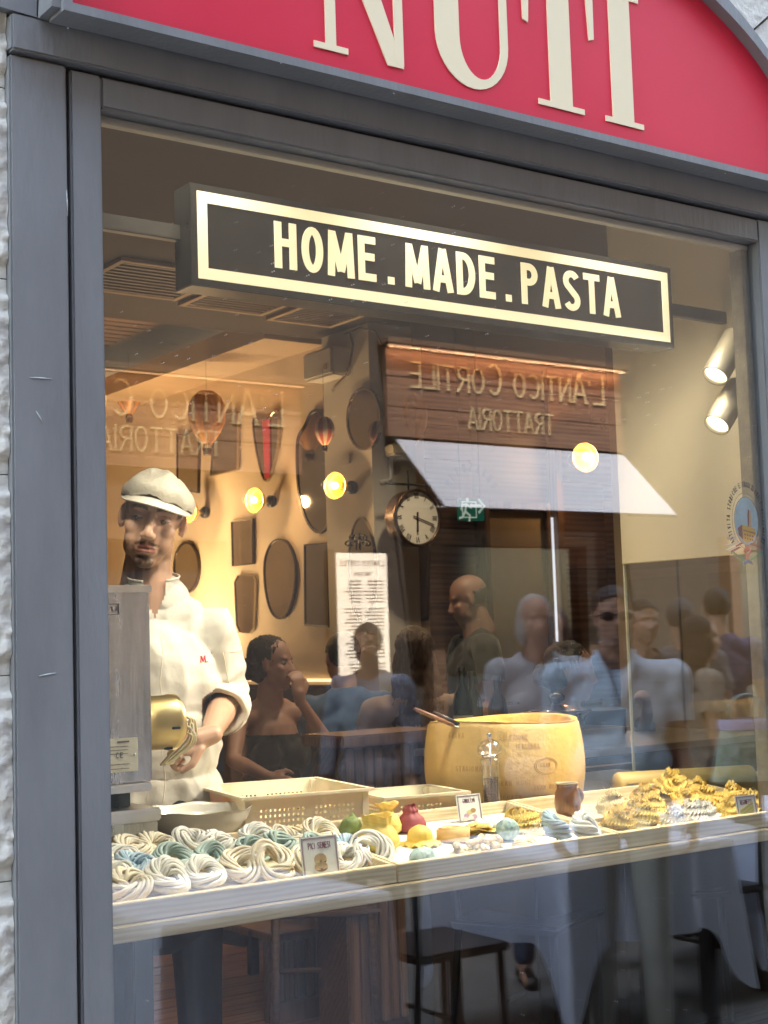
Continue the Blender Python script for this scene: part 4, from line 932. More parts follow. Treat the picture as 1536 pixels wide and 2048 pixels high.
# coil of tagliatelle
def coil(loc, R, H, m, label, turns=6):
    mb = MB(); N = 150; vs = []
    for i in range(N+1):
        q = 2*pi*turns*i/N; r = R*(.25+.75*i/N); w = H*(.9+.1*sin(q*.7)); vs += [(r*cos(q), r*sin(q), .001+.003*sin(q*1.3)), (r*cos(q), r*sin(q), w), (r*.93*cos(q), r*.93*sin(q), w), (r*.93*cos(q), r*.93*sin(q), .001)]
    fs = [(4*i+k, 4*i+4+k, 4*i+4+(k+1) % 4, 4*i+(k+1) % 4) for i in range(N) for k in range(4)]; mb.add(vs, fs, True)
    mb.lathe([(0, H*.45), (R*.3, H*.5)], 12)
    o = mb.build('pasta_coil', m); o.location = loc; return setp(o, label, 'pasta')
coil(ont(906, 1682), .043, .035, mat('dough_tan', (.78, .52, .22), .7, var=.06, sss=.1), 'flat rolled coil of tan pasta ribbon')
mb = MB()
for k in range(5):
    a = -.5+.3*k; pts = [(-.03+.015*t*2, .02*sin(t*1.3+k), .008+.006*k+.006*sin(t*2)) for t in range(4)]; mb.tube([(x*cos(a)-y*sin(a), x*sin(a)+y*cos(a), z) for x, y, z in pts], .016, 8, flat=.12, up=(0, 0, 1))
one('pasta_ribbon', mb, dyel2, 'folded wide yellow pappardelle next to the tan coil', 'pasta', smooth=True).location = ont(955, 1678)
# fusilli
def fus(L=.046, r=.0085):
    mb = MB(); N = 44; K = 12; vs = []
    for i in range(N+1):
        q = 2*pi*2.6*i/N
        for k in range(K):
            a = q+2*pi*k/K; rr = r*(.66+.34*cos(3*2*pi*k/K)); vs.append((L*(i/N-.5), rr*cos(a), rr*sin(a)))
    fs = [(K*i+k, K*i+(k+1) % K, K*i+K+(k+1) % K, K*i+K+k) for i in range(N) for k in range(K)]+[tuple(range(K)), tuple(K*N+k for k in range(K))]; mb.add(vs, fs, True); return mb
f0 = None
for i in range(20):
    u = rnd.random()
    a, b = 905+rnd.gauss(0, 1)*0+95*u, 1714-10*u+rnd.uniform(-6, 6); p = ont(a, b)+Vector((0, 0, .008+.011*(i % 3)))
    if f0 is None: f0 = fus().build('fusilli_piece', dyel); o = f0
    else: o = f0.copy(); COL.objects.link(o)
    o.location = p; o.rotation_euler = (rnd.uniform(0, 6), rnd.uniform(-.2, .2), rnd.uniform(.2, 1.5))
    if u < .4: o.material_slots[0].link = 'OBJECT'; o.material_slots[0].material = dpale
    setp(o, 'yellow fusilli spiral in the small heap at the front of the middle tray', 'pasta', 'fusilli heap in the middle tray')
# gnocchi
g0 = None
for i in range(18):
    p = ont(985+rnd.uniform(-38, 20), 1664+rnd.uniform(-8, 8))+Vector((0, 0, .008+.008*(i % 2)))
    if g0 is None:
        mb = MB(); grid(mb, lambda u, v: Vector((.013*cos(pi*(v-.5)), 0, 0)) if False else Vector(((.017)*sin(pi*(v-.5)), (.0105+.0012*cos(14*pi*v))*cos(pi*(v-.5))*cos(2*pi*u), (.0095+.0012*cos(14*pi*v))*cos(pi*(v-.5))*sin(2*pi*u))), 16, 22, True, True); g0 = mb.build('gnocchi_piece', dwhite); o = g0
    else: o = g0.copy(); COL.objects.link(o)
    o.location = p; o.rotation_euler = (0, 0, rnd.uniform(0, 3)); setp(o, 'white ridged gnocchi in the pile behind the GNOCCHI card', 'pasta', 'gnocchi pile in the middle tray')
# cards
def card(label, px, word, pic, h=.083, w=.068, z0=None, pc=None):
    p = ont(*px); t = thing('name_card', label, 'price card', p, rad(-4)); R4 = Matrix.Rotation(rad(-10), 4, 'X'); cm = mat('card_paper', (.70, .74, .70), .5)
    mb = MB(); mb.box((-w/2, 0, 0), (w/2, .002, h), R4); mb.build('card', cm, t)
    f = lambda u, v, d: R4@Vector((u, d-.0002, v)); ik = mat('card_maroon', (.16, .03, .07), .6)
    MB().ring([(-w/2+.003, .003), (w/2-.003, .003), (w/2-.003, h-.003), (-w/2+.003, h-.003)], [(-w/2+.0042, .0042), (w/2-.0042, .0042), (w/2-.0042, h-.0042), (-w/2+.0042, h-.0042)], f, -.0003, 0).build('border', ik, t)
    MB().ring([(-w/2+.0055, .0055), (w/2-.0055, .0055), (w/2-.0055, h-.0055), (-w/2+.0055, h-.0055)], [(-w/2+.0061, .0061), (w/2-.0061, .0061), (w/2-.0061, h-.0061), (-w/2+.0061, h-.0061)], f, -.0003, 0).build('border', ik, t)
    tw = w*.60 if len(word) > 7 else w*.5
    for c_, q in text(word, -tw/2, h*.70, h*.155, f, -.0004, 0, w=.42, s=.11, gap=.10, width=tw): q.build('letter', ik, t)
    pic(t, f, w, h); MB().box((-w*.3, .004, 0), (w*.3, .03, .002)).build('foot', cm, t)
    return t
def pic_nest(t, f, w, h):
    c0 = mat('print_tan', (.62, .50, .30), .6); c1 = mat('print_dark', (.20, .12, .07), .6)
    for cz, rx, rz in ((h*.26, .0155, .010), (h*.44, .0145, .012)):
        MB().prism([(.0+rx*1.06*cos(a*pi/12), cz+rz*1.08*sin(a*pi/12)) for a in range(24)], f, -.0003, 0).build('print', c1, t)
        for k in range(6):
            mb = MB(); r = 1-k*.14; stroke(mb, [(rx*r*cos(a*pi/10)*1.0, cz+rz*r*sin(a*pi/10)-.001*k) for a in range(-1, 13)], .0014, f, -.0006-.0001*k, 0); mb.build('print', c0, t)
def pic_gn(t, f, w, h):
    for k, (x, z, c) in enumerate([(-.012, .018, (.45, .30, .42)), (-.002, .026, (.55, .50, .22)), (.010, .030, (.40, .25, .10)), (.012, .014, (.50, .32, .45)), (0, .012, (.70, .68, .60)), (-.018, .010, (.65, .6, .55))]):
        MB().prism([(x+.0085*cos(a*pi/8), z+.006*sin(a*pi/8)) for a in range(16)], f, -.0003-.0001*k, 0).build('print', mat('print%d' % k, c, .6), t)
def pic_reg(t, f, w, h):
    for k in range(7):
        mb = MB(); x0 = -w*.36; stroke(mb, [(x0+.0042*i, .012+.0055*k*.8+.0022*i*.8+.0016*(i % 2)) for i in range(13)], .0035, f, -.0003-.0001*k, 0); mb.build('print', mat('print_y%d' % (k % 2), [(.60, .50, .18), (.35, .38, .16)][k % 2], .6), t)
card('PICI SENESI card with a printed pasta nest at the front of the left tray', (645, 1755), 'PICI SENESI', pic_nest, h=.088, w=.092)
card('GNOCCHI card with printed gnocchi at the back of the middle tray', (943, 1645), 'GNOCCHI', pic_gn, h=.072, w=.076)
card('REGINETTE card with printed ribbons at the right end of the right tray', (1500, 1650), 'REGINETTE', pic_reg, h=.078, w=.074)

# ------------------------------------------------------------------ things behind the trays
ZW = .927
bw_ = thing('ceramic_bowl', 'white glazed ceramic bowl beside the pasta machine', 'bowl', at(394, 1690, z=ZW)+Vector((.03, .05, 0)))
c_ = bw_.location
R_ = .135
def bowlfn(u, v):
    prof = [(.0, .012), (.30, .012), (.34, 0), (.40, 0), (.44, .014), (.75, .22), (.93, .42), (1.0, .60), (1.02, .615), (.985, .61), (.90, .43), (.72, .25), (.4, .06), (0, .05)]
    i = v*(len(prof)-1); k = min(int(i), len(prof)-2); f_ = i-k; r = prof[k][0]*(1-f_)+prof[k+1][0]*f_; z = prof[k][1]*(1-f_)+prof[k+1][1]*f_
    return Vector((R_*r*cos(2*pi*u)*(1+.01*sin(6*pi*u)), R_*r*sin(2*pi*u), z*R_+.0022*(z > .5)*sin(14*pi*u)))
mb = MB(); grid(mb, bowlfn, 60, 52, True, True); mb.build('bowl', mat('glaze', (.62, .60, .52), .18, coat=.5, var=.05), bw_)
# pasta machine
pmn = thing('pasta_machine', 'steel pasta extruder with brass die at the left edge of the window', 'pasta machine')
mx0, mx1, my0, my1 = 1.06, 1.541, .45, .80
MB().bbox((mx0, my0, 1.105), (mx1, my1, 1.545), .004).build('housing', steel, pmn)
MB().bbox((mx0-.002, my0-.004, 1.535), (mx1+.004, my1, 1.552), .002).build('lid_edge', steel_l, pmn)
MB().bbox((mx0, my0-.012, 1.085), (mx1-.008, my1, 1.104), .003).build('drip_ledge', steel_l, pmn)
MB().bbox((1.38, my0+.05, 1.05), (1.46, my0+.14, 1.086), .006).build('foot', mat('blue_foot', (.02, .03, .16), .4), pmn)
MB().bbox((1.12, my0+.05, 1.05), (1.20, my0+.14, 1.086), .006).build('foot', _m['blue_foot'], pmn)
MB().bbox((1.47, my0+.04, 1.045), (1.505, my0+.16, 1.086), .004).build('foot', blackm, pmn)
lbm = mat('plate_ivory', (.62, .58, .46), .4, var=.08, vs=30)
a = at(222, 1478, y=my0-.001); b = at(260, 1543, y=my0-.001)
MB().bbox((1.25, my0-.003, b.z), (b.x+.02, my0-.0002, a.z), .001).build('rating_plate', lbm, pmn)
f = XZ(my0-.0035); ik = mat('plate_ink', (.10, .10, .10), .6)
j = MB()
for c_2, q in text('CE', b.x-.035, (a.z+b.z)/2-.006, .013, f, -.0003, 0, w=.6, s=.12, gap=.2): j.add(q.v, q.f)
for k in range(3): stroke(j, [(1.262, a.z-.018-.008*k), (b.x-.005, a.z-.018-.008*k)], .0012, f, -.0003, 0)
stroke(j, [(b.x-.032, a.z-.008), (b.x-.002, a.z-.008)], .004, f, -.0003, 0)
for k in range(2): stroke(j, [(1.262, b.z+.008+.010*k), (b.x-.002, b.z+.008+.010*k)], .0012, f, -.0003, 0)
j.build('print', ik, pmn); MB().ell((b.x+.011, my0-.004, (a.z+b.z)/2), (.003, .002, .003)).build('screw', chrome, pmn)
a = at(222, 1207, y=my0-.001); b = at(238, 1229, y=my0-.001)
MB().ring([(1.25, b.z), (b.x, b.z), (b.x, a.z), (1.25, a.z)], [(1.2515, b.z+.0015), (b.x-.0015, b.z+.0015), (b.x-.0015, a.z-.0015), (1.2515, a.z-.0015)], f, 0, .003).build('sticker', ik, pmn)
mb = MB(); stroke(mb, [(b.x-.018, b.z+.018), (b.x-.016, b.z+.008), (b.x-.007, b.z+.008), (b.x-.004, b.z+.019)], .0012, f, 0, .003); mb.build('sticker', ik, pmn)
# brass die pointing right
M = Matrix.Translation((mx1-.01, .53, 1.232))@Matrix.Rotation(rad(90), 4, 'Y')
MB().lathe([(0, 0), (.062, 0), (.064, .09), (.066, .092), (.066, .106), (.062, .110), (.05, .110), (.048, .100), (0, .100)], 48, M).build('brass_die', brass, pmn)
for q in (100, 260, 200): 
    MB().bbox((mx1+.060, .53+.0635*sin(rad(q))-.010, 1.232+.0635*cos(rad(q))-.003), (mx1+.078, .53+.0635*sin(rad(q))+.004, 1.232+.0635*cos(rad(q))+.003), .001).build('slot', blackm, pmn)
# noodles from the die into the hand
nd = thing('noodle_strands', 'fresh pasta ribbons hanging from the brass die into the cook\'s hand', 'pasta')
H0 = at(330, 1512, y=.66)
for k in range(8):
    y0 = .52+.05*(k/10-.5)*1.5; p0 = Vector((mx1+.100+.0055*k, y0-.01, 1.225+.02*cos(k*1.7))); p3 = H0+Vector((.006*(k-4)+.006, .003*(k-4), -.02))
    pts = [p0+Vector((0, 0, 0)), p0+Vector((.012, -.002, -.006)), p0.lerp(p3, .4)+Vector((.020+.002*k, -.01, 0)), p0.lerp(p3, .75)+Vector((.008, -.006, 0)), p3]
    cp = []
    for i in range(len(pts)-1):
        for t in range(5): cp.append(pts[i].lerp(pts[i+1], t/5))
    cp.append(pts[-1]); 
    for _ in range(2): cp = [cp[0]]+[(cp[i-1]+cp[i]*2+cp[i+1])/4 for i in range(1, len(cp)-1)]+[cp[-1]]
    MB().tube(cp, .0036, 6, flat=.8).build('ribbon', dcream if k % 2 else dpale, nd)
# machine stand
sdn = thing('steel_stand', 'stainless steel stand carrying the pasta machine', 'stand')
MB().bbox((1.05, .43, 1.018), (1.552, .84, 1.047), .004).build('top', steel_l, sdn)
MB().bbox((1.055, .437, .960), (1.545, .445, 1.017), .002).build('apron', steel, sdn)
MB().bbox((1.535, .446, .960), (1.543, .83, 1.017), .002).build('apron', steel, sdn)
for x in (1.06, 1.46): MB().bbox((x, .446, .926), (x+.07, .51, .959), .002).build('leg', steel, sdn); MB().bbox((x, .75, .926), (x+.07, .82, .959), .002).build('leg', steel, sdn)
# perforated crates
plas = mat('crate_plastic', (.76, .68, .50), .45, var=.05, vs=6, sss=.2)
def crate(label, c, rz, lx, ly, h=.085, z=ZW):
    t = thing('plastic_crate', label, 'crate', (c[0], c[1], z), rz); th = .003
    def wall(name, fn, L, slope=.012):
        mb = MB(); nx = int(L/.012); nz = 7; dx = L/nx; dz = h/nz
        V = {}; vs = []; fs = []
        # a sheet with real square holes
        def vid(a, b, d):
            k = (round(a, 5), round(b, 5), d)
            if k not in V: V[k] = len(vs); vs.append(fn(a, b, d))
            return V[k]
        for i in range(nx):
            for j_ in range(nz):
                a0, a1 = i*dx, (i+1)*dx; b0, b1 = j_*dz, (j_+1)*dz
                hole = 1 <= j_ <= nz-3 and 2 <= i < nx-2 and (i % 12 not in (0, 1))
                for d, rv in ((0, 0), (1, 1)):
                    if not hole: q = [vid(a0, b0, d), vid(a1, b0, d), vid(a1, b1, d), vid(a0, b1, d)]; fs.append(tuple(q[::-1] if rv else q))
                    else:
                        e = .27; c0, c1 = a0+dx*e, a1-dx*e; d0, d1 = b0+dz*e, b1-dz*e
                        O = [vid(a0, b0, d), vid(a1, b0, d), vid(a1, b1, d), vid(a0, b1, d)]; I = [vid(c0, d0, d), vid(c1, d0, d), vid(c1, d1, d), vid(c0, d1, d)]
                        for k in range(4): q = (O[k], O[(k+1) % 4], I[(k+1) % 4], I[k]); fs.append(q[::-1] if rv else q)
                if hole:
                    e = .27; c0, c1 = a0+dx*e, a1-dx*e; d0, d1 = b0+dz*e, b1-dz*e
                    A = [(c0, d0), (c1, d0), (c1, d1), (c0, d1)]
                    for k in range(4): p, q = A[k], A[(k+1) % 4]; fs.append((vid(*p, 0), vid(*p, 1), vid(*q, 1), vid(*q, 0)))
        mb.add(vs, fs); mb.build(name, plas, t)
    X, Y = lx/2, ly/2; s_ = .014
    wall('side_wall', lambda a, b, d: Vector((a-X, -Y-s_*b/h+d*th, b)), lx); wall('side_wall', lambda a, b, d: Vector((a-X, Y+s_*b/h-d*th, b)), lx)
    wall('end_wall', lambda a, b, d: Vector((-X-s_*b/h+d*th, a-Y, b)), ly); wall('end_wall', lambda a, b, d: Vector((X+s_*b/h-d*th, a-Y, b)), ly)
    MB().box((-X, -Y, 0), (X, Y, .003)).build('base', plas, t)
    for qx in (-1, 1):
        for qy in (-1, 1): MB().prism([(qx*(X-.004), qy*(Y-.004)), (qx*(X+s_-.001), qy*(Y-.004)), (qx*(X+s_-.001), qy*(Y+s_-.001)), (qx*(X-.004), qy*(Y+s_-.001))], lambda u, v, d: Vector((u, v, d)), .004, h-.001).build('corner', plas, t)
    o_ = [(-X-s_-.012, -Y-s_-.012), (X+s_+.012, -Y-s_-.012), (X+s_+.012, Y+s_+.012), (-X-s_-.012, Y+s_+.012)]; i_ = [(-X-s_+.002, -Y-s_+.002), (X+s_-.002, -Y-s_+.002), (X+s_-.002, Y+s_-.002), (-X-s_+.002, Y+s_-.002)]
    MB().ring(o_, i_, lambda u, v, d: Vector((u, v, h+d)), -.004, .003).build('rim', plas, t)
    return t
c1 = crate('large perforated cream plastic crate holding fresh spaghetti', (2.08, .765), rad(-12), .31, .36, h=.10)
c2 = crate('smaller perforated cream plastic crate left of the cheese wheel', (2.375, .60), rad(-12), .20, .20, h=.075)
sp_ = MB()
for k in range(70):
    a = rnd.uniform(-.5, .5); x = 2.10+rnd.uniform(-.07, .08); y = .75+rnd.uniform(-.09, .09); L = rnd.uniform(.05, .10); z = ZW+.03+.030*math.exp(-((x-2.10)**2+(y-.75)**2)/.01)+.012*rnd.random()
    sp_.tube([(x+L*(t/4-.5)*2*cos(a), y+L*(t/4-.5)*2*sin(a), z+.014*sin(pi*t/4)+.002*(t % 2)) for t in range(5)], .0026, 5)
o = one('spaghetti_heap', sp_, dyel, 'heap of fresh yellow spaghetti inside the large crate', 'pasta', smooth=True); o['kind'] = 'stuff'

# cheese wheel
cw = at(1012, 1628, z=ZW); cw = Vector((cw.x+.15, cw.y+.175, ZW))
wh = thing('cheese', 'big hollowed wheel of yellow hard cheese with dotted rind lettering', 'cheese', cw)
WR = .232; WH = .245
rind = mat('cheese_rind', (.74, .50, .17), .55, var=.22, vs=5, bump=.25, bs=70)
inner = mat('cheese_inside', (.78, .50, .12), .7, var=.22, vs=12, bump=.9, bs=40)
def rindfn(u, v):
    q = 2*pi*u; b = .93+.07*sin(pi*min(1, max(0, v))); r = WR*b*(1+.004*noise.noise(Vector((cos(q)*3, sin(q)*3, v*4)))); z = WH*v
    if v > .97: r -= .006*(v-.97)/.03
    return Vector((r*cos(q), r*sin(q), z+.006*sin(2*q+1)*v+.003*noise.noise(Vector((cos(q)*9, sin(q)*9, 2)))*(v > .9)))
mb = MB(); grid(mb, rindfn, 96, 26, True, True); mb.build('rind', rind, wh)
def infn(u, v):
    q = 2*pi*u
    prof = [(.925, 1.0), (.90, 1.003), (.86, .985), (.80, .80), (.70, .52), (.45, .36), (0, .33)]
    i = v*(len(prof)-1); k = min(int(i), len(prof)-2); f_ = i-k; r = prof[k][0]*(1-f_)+prof[k+1][0]*f_; z = prof[k][1]*(1-f_)+prof[k+1][1]*f_
    nn = noise.noise(Vector((cos(q)*4, sin(q)*4, v*9)))*.02*(1 if 0 < v < 1 else 0)+noise.noise(Vector((cos(q)*16, sin(q)*16, v*20)))*.008; r += nn
    return Vector((WR*r*cos(q), WR*r*sin(q), WH*z+.006*sin(2*q+1)*z))
mb = MB(); grid(mb, infn, 96, 30, True, True); mb.build('hollow', inner, wh)
# embossed marks: ring stamp and dotted words round the rind
emb = mat('rind_stamp', (.56, .35, .10), .5)
def onr(a, z): 
    v = z/WH; r = WR*(.93+.07*sin(pi*v)); return Vector((r*cos(a), r*sin(a), z))
def rtext(s_, a0, z, h, rot=0):
    mb = MB(); f = lambda u, v, d: onr(a0+(u*cos(rot)-v*sin(rot))/WR, z+u*sin(rot)+v*cos(rot))*(1+ .0)+Vector((cos(a0), sin(a0), 0))*(.0009-d)
    for c_, q in text(s_, 0, 0, h, f, -.0004, .0006, w=.5, s=.13, gap=.25): mb.add(q.v, q.f)
    mb.build('stamp', emb, wh)
af = math.atan2(CAM.y-cw.y, CAM.x-cw.x)
for k, (da, z, h, s_) in enumerate([(-.75, .205, .016, 'GRANA'), (-.05, .20, .014, 'SELEZIONE'), (.15, .175, .014, 'ITALIANA'), (-.62, .115, .015, 'STAGIONATO'), (-.1, .075, .015, 'GRAN MONTE'), (.35, .06, .013, 'GRAN MONTE'), (-.25, .035, .015, 'STAGIONATO'), (.2, .02, .013, 'GRAN')]):
    rtext(s_.replace('Z', 'Z'), af+da, z, h)
for s2 in (1, .86):
    mb = MB(); mb.tube([onr(af+.52+.036*s2*cos(t*pi/16)/WR, .125+.023*s2*sin(t*pi/16)) for t in range(32)], .0013, 5, closed=True); mb.build('oval_stamp', emb, wh)
rtext('GRAN', af+.44, .122, .011)
# knives resting in the wheel
for i, (p, q, lb) in enumerate([((830, 1418), (905, 1450), 'wooden handled knife lying in the cheese wheel, left of two'), ((868, 1425), (925, 1452), 'dark flat blade lying in the cheese wheel, right of two')]):
    t = thing('cheese_knife', lb, 'knife'); a = at(*p, y=cw.y-.05); b = at(*q, y=cw.y-.05)
    MB().tube([a, a.lerp(b, .5), b], [.008, .011, .009], 8, flat=.6).build('handle', mat('knife_wood', (.20, .09, .05), .4) if i == 0 else blackm, t)
    d = (b-a).normalized(); MB().tube([b, b+d*.06, b+d*.13], [.014, .018, .004], 6, flat=.12).build('blade', chrome, t)

# pepper mill
pmw = at(984, 1598, z=ZW); pmw = Vector((2.435, .40, .93)); pmw = at(984, 1612, y=.47)
pl = thing('pepper_mill', 'tall clear acrylic pepper mill full of black peppercorns in front of the cheese wheel', 'pepper mill', (pmw.x, .47, ZW)); pl.scale = (1.25, 1.25, 1.0)
acr = pane_mat('acrylic', .12, .85, (.93, .93, .90))
MB().lathe([(0, 0), (.028, 0), (.029, .006), (.024, .014), (.020, .03), (.0185, .07), (.0195, .12), (.021, .15), (.023, .156), (.0, .158)], 28).build('body', acr, pl)
MB().lathe([(0, .170), (.012, .166), (.026, .168), (.028, .178), (.027, .19), (.020, .202), (.008, .208), (0, .209)], 28).build('head', acr, pl)
MB().lathe([(0, .158), (.018, .158), (.018, .168), (0, .168)], 20).build('collar', chrome, pl); MB().lathe([(0, .209), (.006, .210), (.004, .214), (.007, .220), (0, .226)], 14).build('knob', chrome, pl)
MB().tube([(0, 0, .03), (0, 0, .205)], .002, 6).build('spindle', chrome, pl)
mb = MB(); grid(mb, lambda u, v: Vector(((.0165+.0012*noise.noise(Vector((u*40, v*50, 3))))*cos(2*pi*u), (.0165+.0012*noise.noise(Vector((u*40, v*50, 3))))*sin(2*pi*u), .02+.085*v)), 30, 30, False, True); mb.lathe([(0, .105), (.0165, .105)], 20)
o = mb.build('peppercorns', mat('pepper', (.03, .026, .022), .6, vs=250, col2=(.12, .10, .08), bump=1, bs=300), pl); o['kind'] = 'stuff'
# jug
jp = at(1141, 1636, z=ZW); jg = thing('brown_jug', 'small brown glazed stoneware jug with a handle by the cheese wheel', 'jug', (jp.x+.02, jp.y+.03, ZW+.008)); jm = mat('jug_glaze', (.22, .10, .035), .2, var=.4, vs=18, coat=.6)
MB().lathe([(0, 0), (.030, 0), (.034, .01), (.036, .03), (.033, .055), (.027, .068), (.029, .078), (.026, .077), (.024, .066), (.028, .05), (0, .04)], 32).build('body', jm, jg)
MB().lathe([(.0265, .0765), (.0295, .078), (.030, .081), (.027, .081), (.0255, .078)], 32).build('rim', mat('jug_rim', (.50, .40, .24), .3), jg)
MB().tube([(.028+.018*sin(t*pi/8)*1.1, -.006, .020+.045*t/8) for t in range(9)], .0055, 8).build('handle', jm, jg)
# rolling pin
rp = thing('rolling_pin', 'thick pale wooden rolling pin lying behind the ruffled pasta', 'rolling pin')
a = at(1232, 1568, z=ZW+.035); b = at(1428, 1594, z=ZW+.03); b = a+Vector((.42, -.16, 0))
MB().tube([a, a.lerp(b, .02), a.lerp(b, .98), b], [.030, .034, .034, .030], 24).build('roller', mat('pin_wood', (.80, .56, .16), .45, var=.08, vs=3, stretch=(.4, 3, 3)), rp)
d = (b-a).normalized(); MB().tube([b, b+d*.01, b+d*.06, b+d*.10], [.008, .012, .016, .010], 14).build('handle', _m['pin_wood'], rp)
# steel trays, casserole, blue pot behind
def dish(name, label, c, lx, ly, h, m, cat='tray'):
    t = thing(name, label, cat, c); 
    for nm, a, b in (('base', (-lx/2, -ly/2, 0), (lx/2, ly/2, .004)), ('side', (-lx/2, -ly/2, .004), (lx/2, -ly/2+.004, h)), ('side', (-lx/2, ly/2-.004, .004), (lx/2, ly/2, h)), ('end', (-lx/2, -ly/2+.004, .004), (-lx/2+.004, ly/2-.004, h)), ('end', (lx/2-.004, -ly/2+.004, .004), (lx/2, ly/2-.004, h))): MB().box(a, b).build(nm, m, t)
    MB().ring([(-lx/2-.01, -ly/2-.01), (lx/2+.01, -ly/2-.01), (lx/2+.01, ly/2+.01), (-lx/2-.01, ly/2+.01)], [(-lx/2, -ly/2), (lx/2, -ly/2), (lx/2, ly/2), (-lx/2, ly/2)], lambda u, v, d_: Vector((u, v, h+d_)), 0, .003).build('rim', m, t); return t
p = at(1205, 1520, y=1.35)
sh_ = thing('back_counter', 'low dark back counter holding pots behind the cheese wheel', 'counter'); MB().bbox((3.3, 1.15, 0), (4.6, 1.75, .985), .005).build('body', mat('dark_counter', (.06, .045, .04), .5), sh_); MB().bbox((3.28, 1.13, .986), (4.62, 1.77, 1.01), .003).build('top', steel_l, sh_)
dish('steel_tray', 'deep stainless steel tray behind the rolling pin, upper of two', (3.66, 1.38, 1.012), .34, .30, .06, steel_l)
dish('steel_tray', 'shallow steel tray at the right of the cheese wheel, lower of two', (3.30, .72, ZW), .30, .36, .035, steel_l)
mb = MB(); mb.bbox((3.25, .93, .902), (3.60, .99, .975), .004); one('dark_box', mb, mat('charcoal', (.07, .065, .065), .45), 'long charcoal box with a pale rim behind the rolling pin', 'box')
cs = thing('casserole', 'dark brown glazed casserole with knobbed lid behind the cheese wheel', 'casserole', at(1118, 1500, y=1.45)*1.0); cs.location.z = 1.012
cz = mat('casserole_glaze', (.055, .022, .016), .15, coat=.7)
MB().lathe([(0, 0), (.06, 0), (.09, .03), (.105, .10), (.11, .115), (0, .115)], 40).build('pot', cz, cs); MB().lathe([(.125, .116), (.128, .122), (.10, .130), (.09, .128), (.05, .142), (0, .146)], 40).build('lid', cz, cs)
MB().lathe([(0, .145), (.014, .146), (.016, .155), (.028, .162), (.030, .175), (.018, .186), (0, .188)], 24).build('knob', cz, cs)
bp = thing('blue_pot', 'matt blue round pot to the right of the dark casserole', 'pot', (0, 0, 0)); q = at(1200, 1480, y=1.50); bp.location = (q.x, 1.50, 1.012); MB().lathe([(0, 0), (.085, 0), (.10, .02), (.105, .11), (.098, .115), (.09, .10), (0, .02)], 36).build('body', mat('blue_enamel', (.03, .07, .20), .5, var=.2, vs=10), bp)
# ------------------------------------------------------------------ people
V3 = Vector
def skinm(name, c): return mat(name, c, .48, var=.05, vs=30, sss=.12, bump=.04, bs=220)
def head_prims(mb, H, fem=False):
    def e(c, r, R=None):
        Rm = H.to_3x3()@(R if R else Matrix.Identity(3)); mb.ell(H@V3(c), [x*H.median_scale for x in r], (Rm*(1/H.median_scale)) if True else Rm, 20, 14)
    def c_(a, b, r0, r1): mb.cap(H@V3(a), H@V3(b), r0*H.median_scale, r1*H.median_scale)
    e((0, .018, .035), (.074, .094, .084)); e((0, -.016, -.034), (.059, .066, .083)); j = .92 if fem else 1
    e((0, -.052, -.099), (.025*j, .021, .018)); 
    for s in (-1, 1):
        e((s*.042*j, -.008, -.066), (.018, .036, .028)); e((s*.038, -.056, -.022), (.022, .018, .022)); e((s*.034, -.046, -.048), (.024, .026, .032)); e((s*.024, -.070, .024), (.024, .009, .008)); e((s*.0105, -.092, -.035), (.009, .010, .008))
        e((s*.074, .008, -.004), (.007, .018, .030), Matrix.Rotation(s*rad(22), 3, 'Z')); e((s*.070, .002, -.022), (.006, .010, .010))
    c_((0, -.074, .014), (0, -.096, -.030), .0075, .0115); e((0, -.078, -.0625), (.021, .009, .0042)); e((0, -.077, -.0725), (.017, .0095, .0052)); e((0, -.068, -.066), (.028, .012, .022))
    c_((0, .030, -.06), (0, .045, -.17), .052*(.86 if fem else 1), .056*(.86 if fem else 1))
def sockets(Hi):
    def f(v, n):
        p = Hi@v
        if p.y < -.03 and abs(p.z) < .12:
            k = 0
            for s in (-1, 1):
                d2 = (p.x-s*.032)**2/.015**2+(p.z-.003)**2/.011**2; k += .0036*math.exp(-d2)
            k += .0032*math.exp(-(p.x/.022)**2-((p.z+.0672)/.0022)**2)*(p.y < -.06)
            k += .002*math.exp(-(p.x/.02)**2-((p.z+.085)/.006)**2)
            v = v - n*k
        return v
    return f
def hand(mb, w, d, nrm, curl=.5, s=1., thumb=1, spread=.02):
    w = V3(w); d = V3(d).normalized(); nrm = V3(nrm); nrm = (nrm-d*nrm.dot(d)).normalized(); sd_ = d.cross(nrm).normalized()*thumb
    R = Matrix((sd_, d, nrm)).transposed()
    mb.ell(w+d*.052*s, (.040*s, .056*s, .0155*s), R); mb.cap(w-d*.01*s, w+d*.03*s, .026*s, .030*s)
    for i, (off, L) in enumerate([(.030, .072), (.010, .082), (-.010, .076), (-.029, .060)]):
        p = w+d*.092*s+sd_*off*s; a = curl*(1+.1*i); pts = [p]; q = p; ang = a*.8; rr = .0098*s
        dd = (d+sd_*spread*(1.5-i)).normalized()
        for k, f_ in enumerate((.45, .32, .23)):
            v = dd*cos(ang)-nrm*sin(ang); q2 = q+v*L*f_*s; mb.cap(q, q2, rr, rr*.92, 10); q = q2; ang += a; rr *= .93
    p = w+d*.035*s+sd_*.030*s; v = (d*.75+sd_*.6-nrm*.35).normalized(); q = p+v*.045*s; mb.cap(p, q, .013*s, .0105*s, 10); v = (d*1.0-sd_*.05-nrm*.45).normalized(); mb.cap(q, q+v*.032*s, .0105*s, .0085*s, 10)

